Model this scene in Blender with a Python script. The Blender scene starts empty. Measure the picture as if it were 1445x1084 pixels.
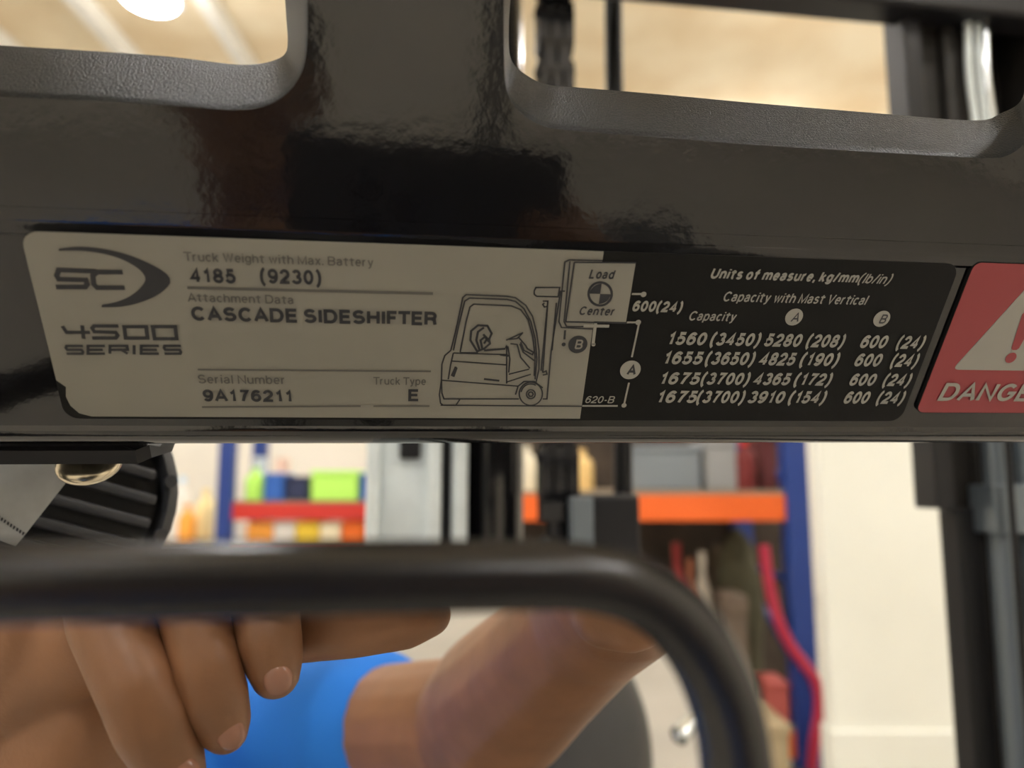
import bpy, bmesh, math, random
from mathutils import Vector, Matrix, noise
random.seed(7)
scene = bpy.context.scene
COL = scene.collection

# ---------------------------------------------------------------- camera
F = 1085.0
CX, CY = 722.5, 542.0
CAMZ = 1.60
PITCH = math.radians(7.4)
C = Vector((0, 0, CAMZ))
RIGHT = Vector((1, 0, 0))
UP = Vector((0, -math.sin(PITCH), math.cos(PITCH)))
FWD = Vector((0, math.cos(PITCH), math.sin(PITCH)))
cam = bpy.data.cameras.new('camera')
cam.sensor_width = 36.0
cam.lens = F / 1445.0 * 36.0
cam.clip_start = 0.004
cam.clip_end = 100
cam.dof.use_dof = True
cam.dof.focus_distance = 0.226
cam.dof.aperture_fstop = 7.6
camo = bpy.data.objects.new('camera', cam)
camo.location = C
camo.rotation_euler = (math.pi / 2 + PITCH, 0, 0)
COL.objects.link(camo)
scene.camera = camo
# ---------------------------------------------------------------- world and exposure
world = bpy.data.worlds.new('world')
scene.world = world
world.use_nodes = True
world.node_tree.nodes['Background'].inputs[0].default_value = (1.0, 0.96, 0.9, 1)
world.node_tree.nodes['Background'].inputs[1].default_value = 0.3
scene.view_settings.view_transform = 'Standard'
scene.view_settings.look = 'None'
scene.view_settings.gamma = 1.0
scene.view_settings.use_curve_mapping = False
scene.view_settings.exposure = 1.3
LAMP_POWER = 60.0

def ray(px, py):
    return RIGHT * ((px - CX) / F) + UP * ((CY - py) / F) + FWD
def P(px, py, d):                      # a point at a depth along the view
    return C + ray(px, py) * d
def WY(px, py, y):                     # where the sight line meets the upright plane at that distance
    r = ray(px, py)
    return C + r * (y / r.y)
def WZ(px, py, z):
    r = ray(px, py)
    return C + r * ((z - C.z) / r.z)

# ---------------------------------------------------------------- materials
MATS = {}
def mat(name, col, rough=0.5, metal=0.0, bump=0.0, bscale=60.0, var=0.0, vscale=8.0, spec=0.5, emit=None, estr=0.0, col2=None, coat=0.0):
    if name in MATS:
        return MATS[name]
    m = bpy.data.materials.new(name)
    m.use_nodes = True
    nt = m.node_tree
    b = nt.nodes['Principled BSDF']
    b.inputs['Base Color'].default_value = (*col, 1)
    b.inputs['Roughness'].default_value = rough
    b.inputs['Metallic'].default_value = metal
    b.inputs['Specular IOR Level'].default_value = spec
    b.inputs['Coat Weight'].default_value = coat
    tc = nt.nodes.new('ShaderNodeTexCoord')
    if var > 0 or col2:
        n = nt.nodes.new('ShaderNodeTexNoise')
        n.inputs['Scale'].default_value = vscale
        n.inputs['Detail'].default_value = 5
        nt.links.new(tc.outputs['Object'], n.inputs['Vector'])
        cr = nt.nodes.new('ShaderNodeValToRGB')
        cr.color_ramp.elements[0].position = 0.35
        cr.color_ramp.elements[1].position = 0.68
        c2 = col2 if col2 else tuple(max(0, c * (1 - var)) for c in col)
        cr.color_ramp.elements[0].color = (*c2, 1)
        cr.color_ramp.elements[1].color = (*col, 1)
        nt.links.new(n.outputs['Fac'], cr.inputs['Fac'])
        nt.links.new(cr.outputs['Color'], b.inputs['Base Color'])
    if bump > 0:
        n2 = nt.nodes.new('ShaderNodeTexNoise')
        n2.inputs['Scale'].default_value = bscale
        n2.inputs['Detail'].default_value = 3
        nt.links.new(tc.outputs['Object'], n2.inputs['Vector'])
        bp = nt.nodes.new('ShaderNodeBump')
        bp.inputs['Strength'].default_value = bump
        bp.inputs['Distance'].default_value = 0.002
        nt.links.new(n2.outputs['Fac'], bp.inputs['Height'])
        nt.links.new(bp.outputs['Normal'], b.inputs['Normal'])
    if emit:
        b.inputs['Emission Color'].default_value = (*emit, 1)
        b.inputs['Emission Strength'].default_value = estr
    MATS[name] = m
    return m

M_PAINT = mat('gloss black paint', (0.006, 0.006, 0.007), 0.085, bump=0.03, bscale=190, spec=0.75)
M_PAINT_EDGE = mat('rough black paint on cut edge', (0.011, 0.014, 0.017), 0.32, bump=0.4, bscale=2200, spec=0.09)
M_LABEL_BLACK = mat('black label vinyl', (0.010, 0.010, 0.010), 0.5, bump=0.03, bscale=500, spec=0.18)
M_LABEL_WHITE = mat('off white label vinyl', (0.30, 0.29, 0.25), 0.45, var=0.06, vscale=30)
M_INK = mat('dark grey ink', (0.035, 0.036, 0.042), 0.5)
M_INK_SOFT = mat('thin grey ink', (0.13, 0.125, 0.115), 0.5)
M_PRINT = mat('pale print', (0.37, 0.36, 0.315), 0.5)
M_RED = mat('red warning vinyl', (0.33, 0.048, 0.056), 0.42)
M_RIM = mat('satin black plastic', (0.016, 0.015, 0.016), 0.26, bump=0.02, bscale=1500, spec=0.6)
M_MIRROR = mat('mirror glass', (0.93, 0.93, 0.92), 0.0, 1.0)
M_SKIN = mat('skin', (0.31, 0.145, 0.068), 0.46, var=0.22, vscale=38, bump=0.06, bscale=700)
M_NAIL = mat('fingernail', (0.36, 0.18, 0.12), 0.25)
M_SHIRT = mat('blue cotton', (0.012, 0.19, 0.74), 0.85, bump=0.2, bscale=900)
M_TROUSER = mat('dark trousers', (0.03, 0.035, 0.05), 0.9)
M_SHOE = mat('black leather', (0.02, 0.02, 0.02), 0.5)
M_HAIR = mat('dark brown hair', (0.03, 0.018, 0.012), 0.6, bump=0.5, bscale=300)
M_EYE = mat('eye', (0.7, 0.68, 0.65), 0.2)
M_SEAT = mat('dark grey seat vinyl', (0.035, 0.036, 0.038), 0.45, bump=0.4, bscale=60)
M_BLACKMETAL = mat('black metal', (0.012, 0.012, 0.014), 0.38, spec=0.3)
M_CASTING = mat('dark cast housing', (0.035, 0.036, 0.04), 0.5, bump=0.2, bscale=300)
M_DUSTY = mat('dusty grey plastic', (0.62, 0.63, 0.60), 0.75, var=0.25, vscale=60)
M_CHROME = mat('chromed steel', (0.62, 0.66, 0.68), 0.14, 1.0)
M_STEEL = mat('worn bright steel', (0.80, 0.88, 0.90), 0.35, 0.1, var=0.25, vscale=14)
M_BOLT = mat('zinc bolt', (0.72, 0.64, 0.48), 0.25, 1.0)
M_GREASE = mat('greasy dark steel', (0.022, 0.020, 0.018), 0.5, 0.0, spec=0.25, bump=0.7, bscale=40, var=0.5, vscale=20)
M_RUBBER = mat('black rubber', (0.009, 0.009, 0.010), 0.5, spec=.25)
M_TUBE = mat('blue grey tube', (0.16, 0.19, 0.22), 0.3, 0.6)
M_CHAIN = mat('oiled black chain steel', (0.02, 0.02, 0.022), 0.25, 0.4)
M_CEIL = mat('cream ceiling sheet', (0.82, 0.72, 0.53), 0.9, col2=(0.70, 0.56, 0.36), vscale=1.3)
M_JOIST = mat('cream painted joist', (0.80, 0.78, 0.72), 0.8, var=0.08)
M_WALL = mat('cream wall paint', (0.82, 0.78, 0.70), 0.85, var=0.08, vscale=1.2)
M_COLUMN = mat('cream column paint', (0.86, 0.87, 0.80), 0.6, var=0.05, vscale=2)
M_FLOOR = mat('grey beige concrete', (0.46, 0.435, 0.39), 0.5, var=0.2, vscale=1.5)
M_BLUE = mat('rack blue', (0.012, 0.045, 0.25), 0.45)
M_ORANGE = mat('rack orange', (0.85, 0.14, 0.015), 0.45)
M_LAMP = mat('lit lamp diffuser', (1, 1, 1), 0.5, emit=(1.0, 0.985, 0.97), estr=LAMP_POWER)
M_UPLIGHT = mat('added uplight shade', (1, 1, 1), 0.5, emit=(1.0, 0.98, 0.95), estr=LAMP_POWER * .35)  # glow added around every lamp to brighten the ceiling
M_LAMPBODY = mat('lamp housing', (0.25, 0.25, 0.26), 0.5)

# ---------------------------------------------------------------- object helpers
def link(name, me, m, parent=None):
    o = bpy.data.objects.new(name, me)
    COL.objects.link(o)
    if m is not None:
        me.materials.clear()
        me.materials.append(m)
    if parent is not None:
        o.parent = parent
        o.matrix_parent_inverse = parent.matrix_world.inverted() if parent.get('_keep') else Matrix()
    return o
def build(name, bm, m, parent=None, smooth=None):
    me = bpy.data.meshes.new(name)
    bmesh.ops.recalc_face_normals(bm, faces=bm.faces)
    bm.to_mesh(me)
    bm.free()
    if smooth is not None:
        me.shade_smooth()
        me.set_sharp_from_angle(angle=math.radians(smooth))
    return link(name, me, m, parent)
def tag(o, label, cat, group=None):
    o['label'] = label
    o['category'] = cat
    if group:
        o['group'] = group
    return o
def thing(name, label, cat, mtx=None, group=None):
    o = bpy.data.objects.new(name, None)
    o.empty_display_size = 0.05
    if mtx is not None:
        o.matrix_world = mtx
    COL.objects.link(o)
    return tag(o, label, cat, group)
def at(v):
    return Matrix.Translation(v)
def bx(bm, x0, x1, y0, y1, z0, z1, bev=0.0, seg=2):
    r = bmesh.ops.create_cube(bm, size=1.0)
    vs = r['verts']
    for v in vs:
        v.co = Vector(((x0 + x1) / 2 + v.co.x * (x1 - x0), (y0 + y1) / 2 + v.co.y * (y1 - y0), (z0 + z1) / 2 + v.co.z * (z1 - z0)))
    if bev > 0:
        es = list({e for v in vs for e in v.link_edges})
        bmesh.ops.bevel(bm, geom=es, offset=bev, segments=seg, affect='EDGES', profile=0.5)
def cyl(bm, a, b, r0, r1=None, n=20, caps=True):
    r1 = r0 if r1 is None else r1
    a, b = Vector(a), Vector(b)
    d = b - a
    res = bmesh.ops.create_cone(bm, cap_ends=caps, segments=n, radius1=r0, radius2=r1, depth=d.length)
    q = Vector((0, 0, 1)).rotation_difference(d.normalized())
    mt = Matrix.Translation((a + b) / 2) @ q.to_matrix().to_4x4()
    bmesh.ops.transform(bm, matrix=mt, verts=res['verts'])
def sph(bm, c, r, u=18, v=12, sc=None, rot=None):
    res = bmesh.ops.create_uvsphere(bm, u_segments=u, v_segments=v, radius=1.0)
    S = Matrix.Diagonal((*(sc if sc else (r, r, r)), 1))
    mt = Matrix.Translation(c) @ (rot.to_4x4() if rot else Matrix()) @ S
    bmesh.ops.transform(bm, matrix=mt, verts=res['verts'])
def sweep(bm, pts, r, n=14, closed=False, radii=None):
    pts = [Vector(p) for p in pts]
    k = len(pts)
    rings = []
    prev = None
    for i, p in enumerate(pts):
        if closed:
            t = (pts[(i + 1) % k] - pts[i - 1]).normalized()
        else:
            t = (pts[min(i + 1, k - 1)] - pts[max(i - 1, 0)]).normalized()
        if prev is None:
            a = Vector((0, 0, 1)) if abs(t.z) < 0.9 else Vector((1, 0, 0))
            nrm = (a - t * a.dot(t)).normalized()
        else:
            nrm = (prev - t * prev.dot(t)).normalized()
        prev = nrm
        bi = t.cross(nrm)
        rr = radii[i] if radii else r
        rings.append([bm.verts.new(p + (nrm * math.cos(2 * math.pi * j / n) + bi * math.sin(2 * math.pi * j / n)) * rr) for j in range(n)])
    for i in range(k if closed else k - 1):
        A, B = rings[i], rings[(i + 1) % k]
        off = 0
        if closed and i == k - 1:
            off = min(range(n), key=lambda o: (A[0].co - B[o].co).length)
        for j in range(n):
            bm.faces.new((A[j], A[(j + 1) % n], B[(j + 1 + off) % n], B[(j + off) % n]))
    if not closed:
        bm.faces.new(rings[0][::-1])
        bm.faces.new(rings[-1])
def catmull(keys, sub=6):
    pts = [Vector(k) for k in keys]
    out = []
    for i in range(len(pts) - 1):
        p0, p1, p2, p3 = pts[max(i - 1, 0)], pts[i], pts[i + 1], pts[min(i + 2, len(pts) - 1)]
        for s in range(sub):
            t = s / sub
            out.append(0.5 * ((2 * p1) + (p2 - p0) * t + (2 * p0 - 5 * p1 + 4 * p2 - p3) * t * t + (3 * p1 - p0 - 3 * p2 + p3) * t ** 3))
    out.append(pts[-1])
    return out
def struct(name, bm, m, parent=None):
    o = build(name, bm, m, parent)
    if parent is None:
        o['kind'] = 'structure'
    return o

# ---------------------------------------------------------------- the room
X0, X1, Y0, Y1, ZC = -9.0, 6.5, -6.5, 11.5, 6.0
b = bmesh.new(); bx(b, X0 - .2, X1 + .2, Y0 - .2, Y1 + .2, -0.2, 0); struct('floor', b, M_FLOOR)
b = bmesh.new(); bx(b, X0 - .2, X1 + .2, Y0 - .2, Y1 + .2, ZC, ZC + .2); ceiling = struct('ceiling', b, M_CEIL)
b = bmesh.new(); bx(b, X0 - .2, X0, Y0, Y1, 0, ZC); struct('wall_left', b, M_WALL)
b = bmesh.new(); bx(b, X1, X1 + .2, Y0, Y1, 0, ZC); struct('wall_right', b, M_WALL)
b = bmesh.new(); bx(b, X0, X1, Y1, Y1 + .2, 0, ZC); struct('wall_front', b, M_WALL)
b = bmesh.new(); bx(b, X0, X1, Y0 - .2, Y0, 0, ZC); struct('wall_back', b, M_WALL)
jm = None
for i in range(6):
    x = X0 + 0.5 + i * 1.15
    if jm is None:
        b = bmesh.new(); bx(b, -.07, .07, Y0, Y1, ZC - .16, ZC)
        o = build('joist', b, M_JOIST, ceiling); jm = o.data
    else:
        o = link('joist', jm, None, ceiling)
    o.location = (x, 0, 0)
L0 = WZ(212, -2, 5.35)
def lamp(loc, label):
    t = thing('high_bay_lamp', label, 'lamp', at(loc), 'high bay lamps under the ceiling')
    b = bmesh.new(); cyl(b, (0, 0, 0), (0, 0, .03), .23, .23, 28); build('housing', b, M_LAMPBODY, t, 40)
    b = bmesh.new(); cyl(b, (0, 0, .10), (0, 0, .24), .10, n=20); build('driver_box', b, M_LAMPBODY, t, 40)
    b = bmesh.new(); cyl(b, (0, 0, .02), (0, 0, .20), .225, .13, 28, caps=False); build('uplight_shade', b, M_UPLIGHT, t, 60)  # added emitter, throws extra light upward
    b = bmesh.new(); cyl(b, (0, 0, .10), (0, 0, ZC - loc.z), .012, n=10); build('hanging_rod', b, M_LAMPBODY, t)
    b = bmesh.new(); cyl(b, (0, 0, -.012), (0, 0, 0.0), .20, n=28); build('diffuser', b, M_LAMP, t)
lamp(L0, 'glaring round high bay lamp seen through the left cut-out')
k = 0
names = ['far', 'next', 'near', 'rear', 'last']
cols = {-1: 'left', 1: 'right', 2: 'far right'}
for iy, y in enumerate((9.4, L0.y, 2.0, -1.9, -5.0)):
    for ix, x in ((-1, L0.x - 4.2), (0, L0.x), (1, L0.x + 5.6), (2, L0.x + 8.8)):
        if iy == 1 and ix == 0:
            continue
        if iy >= 2:
            x = -0.7 + ix * 4.1  # unseen rows shifted so a lamp gives the mirror rim its sheen
        if x > X1 - .5 or x < X0 + .5:
            continue
        lamp(Vector((x, y, 5.35)), 'round high bay lamp out of view, %s row, %s' % (names[iy], cols.get(ix, 'middle')))

# ---------------------------------------------------------------- the cross beam with cut-outs
def cw(x, y, z):
    return RIGHT * x + UP * y + FWD * z
BU = cw(0.98986, -0.00968, 0.14175).normalized()
BV = -cw(-0.08178, -0.87111, 0.48424)
BV = (BV - BU * BV.dot(BU)).normalized()
BN = BU.cross(BV)
BO = P(650, 460, 0.21)
BM_ = Matrix(((BU.x, BV.x, BN.x, BO.x), (BU.y, BV.y, BN.y, BO.y), (BU.z, BV.z, BN.z, BO.z), (0, 0, 0, 1)))
BI = BM_.inverted()
def bl(px, py, z=0.0):                # sight line to a plane parallel to the beam face, in the beam's own axes
    o = BI @ C
    d = BI.to_3x3() @ ray(px, py)
    t = (z - o.z) / d.z
    return o + d * t
YC = bl(45, 317).y
BEND = math.radians(-17)
A2 = Vector((0, math.cos(BEND), math.sin(BEND)))
N2 = Vector((0, -math.sin(BEND), math.cos(BEND)))
def bu(px, py, z=0.0):                # the same on the bent upper panel, z behind it
    o = BI @ C
    d = BI.to_3x3() @ ray(px, py)
    p0 = Vector((0, YC, 0)) + N2 * z
    t = (p0 - o).dot(N2) / d.dot(N2)
    return o + d * t
def up_pt(x, s, z=0.0):
    return Vector((x, YC, 0)) + A2 * s + N2 * z

guard = thing('overhead_guard', 'glossy black steel cross beam with two rounded cut-outs above the mirror', 'crossbeam', BM_.copy())
TH = 0.021
def hole_keys(keys, fn, z):
    return [fn(x, y, z) for x, y in keys]
right_front = [(712, -150), (711, -20), (711, 60), (715, 128), (736, 160), (767, 178), (803, 184), (930, 194), (1060, 204), (1240, 215), (1385, 223), (1425, 218), (1450, 195), (1462, 150), (1462, 60), (1462, -130)]
right_back = [(723, -150), (721, -20), (718, 40), (722, 86), (751, 111), (777, 120), (810, 123), (930, 133), (1060, 145), (1240, 160), (1375, 170), (1412, 160), (1440, 143), (1447, 110), (1447, 40), (1447, -120)]
left_front = [(-260, -130), (-260, 60), (-240, 118), (-180, 130), (-60, 133), (100, 141), (240, 149), (329, 155), (372, 150), (402, 134), (423, 108), (432, 75), (434, 20), (434, -130)]
left_back = [(-245, -130), (-245, 20), (-225, 52), (-170, 58), (-60, 61), (100, 70), (240, 80), (322, 90), (356, 91), (384, 86), (402, 76), (406, 56), (403, 10), (397, -120)]
def close_top(pts, zoff):
    # rounded top beyond the frame
    a, c = pts[-1], pts[0]
    sa = (a - Vector((0, YC, 0))).dot(A2); sc_ = (c - Vector((0, YC, 0))).dot(A2)
    s = max(sa, sc_) + 0.03
    e1 = up_pt(a.x - 0.001, s - .006, 0); e2 = up_pt(a.x - .008, s, 0)
    e3 = up_pt(c.x + .008, s, 0); e4 = up_pt(c.x + .001, s - .006, 0)
    return pts + [p + N2 * zoff for p in (e1, e2, e3, e4)]
holes = []
for fk, bk in ((right_front, right_back), (left_front, left_back)):
    f = close_top([Vector(p) for p in catmull(hole_keys(fk, bu, 0), 4)], 0)
    bk_ = close_top([Vector(p) for p in catmull(hole_keys(bk, bu, -TH), 4)], -TH)
    holes.append((f, bk_))
XL, XR = bl(-700, 450).x, bl(2500, 450).x
STOP = max(p.dot(A2) for p in holes[0][0]) - Vector((0, YC, 0)).dot(A2) + 0.035
b = bmesh.new()
def loop_edges(bm, pts):
    vs = [bm.verts.new(p) for p in pts]
    es = [bm.edges.new((vs[i], vs[(i + 1) % len(vs)])) for i in range(len(vs))]
    return vs, es
for side, z in ((0, 0.0), (1, -TH)):
    s0 = 0.004
    ov, oe = loop_edges(b, [up_pt(XL, s0, z), up_pt(XR, s0, z), up_pt(XR, STOP, z), up_pt(XL, STOP, z)])
    es = list(oe)
    for h in holes:
        hv, he = loop_edges(b, h[side])
        es += he
    bmesh.ops.triangle_fill(b, edges=es, use_beauty=True, use_dissolve=False)
# outer rim
q = [[up_pt(XL, .004, z), up_pt(XR, .004, z), up_pt(XR, STOP, z), up_pt(XL, STOP, z)] for z in (0, -TH)]
for i in range(4):
    if i == 0:
        continue
    b.faces.new([b.verts.new(p) for p in (q[0][i], q[0][(i + 1) % 4], q[1][(i + 1) % 4], q[1][i])])
upper = build('upper_panel', b, M_PAINT, guard)
for f, bk_ in holes:
    b = bmesh.new()
    n = len(f)
    r0 = [b.verts.new(p) for p in f]
    mid0 = [b.verts.new(p + (q2 - p) * 0.10 + N2 * 0.0006) for p, q2 in zip(f, bk_)]
    mid1 = [b.verts.new(p + (q2 - p) * 0.93) for p, q2 in zip(f, bk_)]
    r1 = [b.verts.new(p + Vector((0, 0, 0))) for p in bk_]
    for A, B in ((r0, mid0), (mid0, mid1), (mid1, r1)):
        for i in range(n):
            b.faces.new((A[i], A[(i + 1) % n], B[(i + 1) % n], B[i]))
    build('cut_out_edge', b, M_PAINT_EDGE, guard, 50)
# lower panel : a folded profile swept along the beam
YB = bl(722, 609).y
prof = []
prof.append(Vector((0, YC, 0)) + A2 * 0.004 + N2 * -TH)
prof.append(Vector((0, YC, 0)) + A2 * 0.0042)
for i in range(7):
    a = BEND * (1 - i / 6)
    prof.append(Vector((0, YC, 0)) + (Vector((0, math.cos(BEND), math.sin(BEND))) * 0.0036 * (1 - i / 6) ** 1.0 if i < 6 else Vector((0, -0.0022, 0))))
prof.append(Vector((0, YC - 0.0032, -0.0009)))
prof.append(Vector((0, YC - 0.0042, -0.0009)))
prof.append(Vector((0, YB + 0.0012, -0.0009)))
prof.append(Vector((0, YB + 0.0006, -0.0004)))
prof.append(Vector((0, YB, 0.0)))
R = 0.0078
for i in range(1, 13):
    a = math.radians(100) * i / 12
    prof.append(Vector((0, YB - R * math.sin(a), -R + R * math.cos(a))))
e = prof[-1]
prof.append(e + Vector((0, 0.004, -0.034)))
prof.append(e + Vector((0, 0.010, -0.034)))
b = bmesh.new()
NX = 60
grid = []
for i in range(NX + 1):
    x = XL + (XR - XL) * i / NX
    grid.append([b.verts.new((x, p.y, p.z)) for p in prof])
for i in range(NX):
    for j in range(len(prof) - 1):
        b.faces.new((grid[i][j], grid[i + 1][j], grid[i + 1][j + 1], grid[i][j + 1]))
build('lower_panel', b, M_PAINT, guard, 35)
# legs of the guard, out of view on both sides
for x in (XL, XR):
    b = bmesh.new()
    top = BM_ @ Vector((x, YC, -0.01))
    foot = Vector((top.x + (-.05 if x < 0 else .05), top.y + .12, 0))
    sweep(b, [BI @ foot, BI @ (foot + Vector((0, 0, .6))), BI @ (top + Vector((0, 0.03, -.25))), BI @ top, BI @ (top + Vector((0, -.06, .16)))], .028, 16)
    build('guard_post', b, M_PAINT, guard, 50)

# unseen guard roof over the driver, added to darken the upper panel's reflection
RZ = 2.10
xs_ = []
for x in (XL + .04, XR - .04):
    top = BM_ @ (up_pt(x, STOP - .02, -.01))
    xs_.append(top.x)
    b = bmesh.new()
    sweep(b, [BI @ p for p in catmull([top, Vector((top.x, -.02, RZ - .05)), Vector((top.x, -.16, RZ)), Vector((top.x, -.8, RZ)), Vector((top.x, -1.22, RZ)), Vector((top.x, -1.34, RZ - .12)), Vector((top.x, -1.40, 1.2)), Vector((top.x, -1.42, .625))], 5)], .026, 14)
    build('added_roof_rail', b, M_PAINT, guard, 50)
for i in range(8):
    y = -.20 - i * .145
    b = bmesh.new(); bx(b, xs_[0], xs_[1], y - .03, y + .03, RZ - .02, RZ + .015, .004)
    bmesh.ops.transform(b, matrix=BI, verts=b.verts)
    build('added_roof_bar', b, M_PAINT, guard)

# ---------------------------------------------------------------- flat print helpers (in the beam's axes)
def poly_mesh(bm, pts, z):
    vs = [bm.verts.new((p[0], p[1], z)) for p in pts]
    return bm.faces.new(vs)
def rrect(x0, y0, x1, y1, r, n=6):
    out = []
    for cx, cy, a0 in ((x1 - r, y1 - r, 0), (x0 + r, y1 - r, 90), (x0 + r, y0 + r, 180), (x1 - r, y0 + r, 270)):
        for i in range(n + 1):
            a = math.radians(a0 + 90 * i / n)
            out.append((cx + r * math.cos(a), cy + r * math.sin(a)))
    return out
def slab(name, pts, z0, z1, m, parent):
    b = bmesh.new()
    f = poly_mesh(b, pts, z1)
    r = bmesh.ops.extrude_face_region(b, geom=[f])
    for v in [g for g in r['geom'] if isinstance(g, bmesh.types.BMVert)]:
        v.co.z = z0
    return build(name, b, m, parent)
def ribbon(b, pts, w, z, closed=False):
    pts = [Vector(p[:2]) for p in pts]
    q = [pts[0]]
    for p in pts[1:]:
        if (p - q[-1]).length > 1e-7:
            q.append(p)
    pts = q
    k = len(pts)
    if k < 2:
        return []
    L, Rr = [], []
    for i in range(k):
        if closed:
            d0 = (pts[i] - pts[i - 1]).normalized(); d1 = (pts[(i + 1) % k] - pts[i]).normalized()
        else:
            d0 = (pts[i] - pts[i - 1]).normalized() if i else (pts[1] - pts[0]).normalized()
            d1 = (pts[i + 1] - pts[i]).normalized() if i < k - 1 else d0
        n0 = Vector((-d0.y, d0.x)); n1 = Vector((-d1.y, d1.x))
        nn = n0 + n1
        nn = nn.normalized() if nn.length > 1e-6 else n0
        sc = min(1.7, 1 / max(.3, nn.dot(n0)))
        L.append(b.verts.new((*(pts[i] + nn * w / 2 * sc), z)))
        Rr.append(b.verts.new((*(pts[i] - nn * w / 2 * sc), z)))
    for i in range(k if closed else k - 1):
        j = (i + 1) % k
        b.faces.new((L[i], Rr[i], Rr[j], L[j]))
    return L + Rr
def flat(name, b, m, parent):
    me = bpy.data.meshes.new(name)
    for f in b.faces:
        f.normal_update()
        if f.normal.z < 0:
            f.normal_flip()
    b.to_mesh(me); b.free()
    return link(name, me, m, parent)
def stroke(name, lines, w, z, m, parent):
    """flat ribbons along polylines given in pixels of the label"""
    b = bmesh.new()
    for line in lines:
        closed = line[0] == line[-1] and len(line) > 2
        pts = [bl(x, y) for x, y in line]
        ribbon(b, pts[:-1] if closed else pts, w, z, closed)
    return flat(name, b, m, parent)
def E(cx, cy, rx_, ry_, a0=0, a1=360, n=14):
    return [(cx + rx_ * math.cos(math.radians(a0 + (a1 - a0) * i / n)), cy + ry_ * math.sin(math.radians(a0 + (a1 - a0) * i / n))) for i in range(n + 1)]
XH = .72
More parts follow.
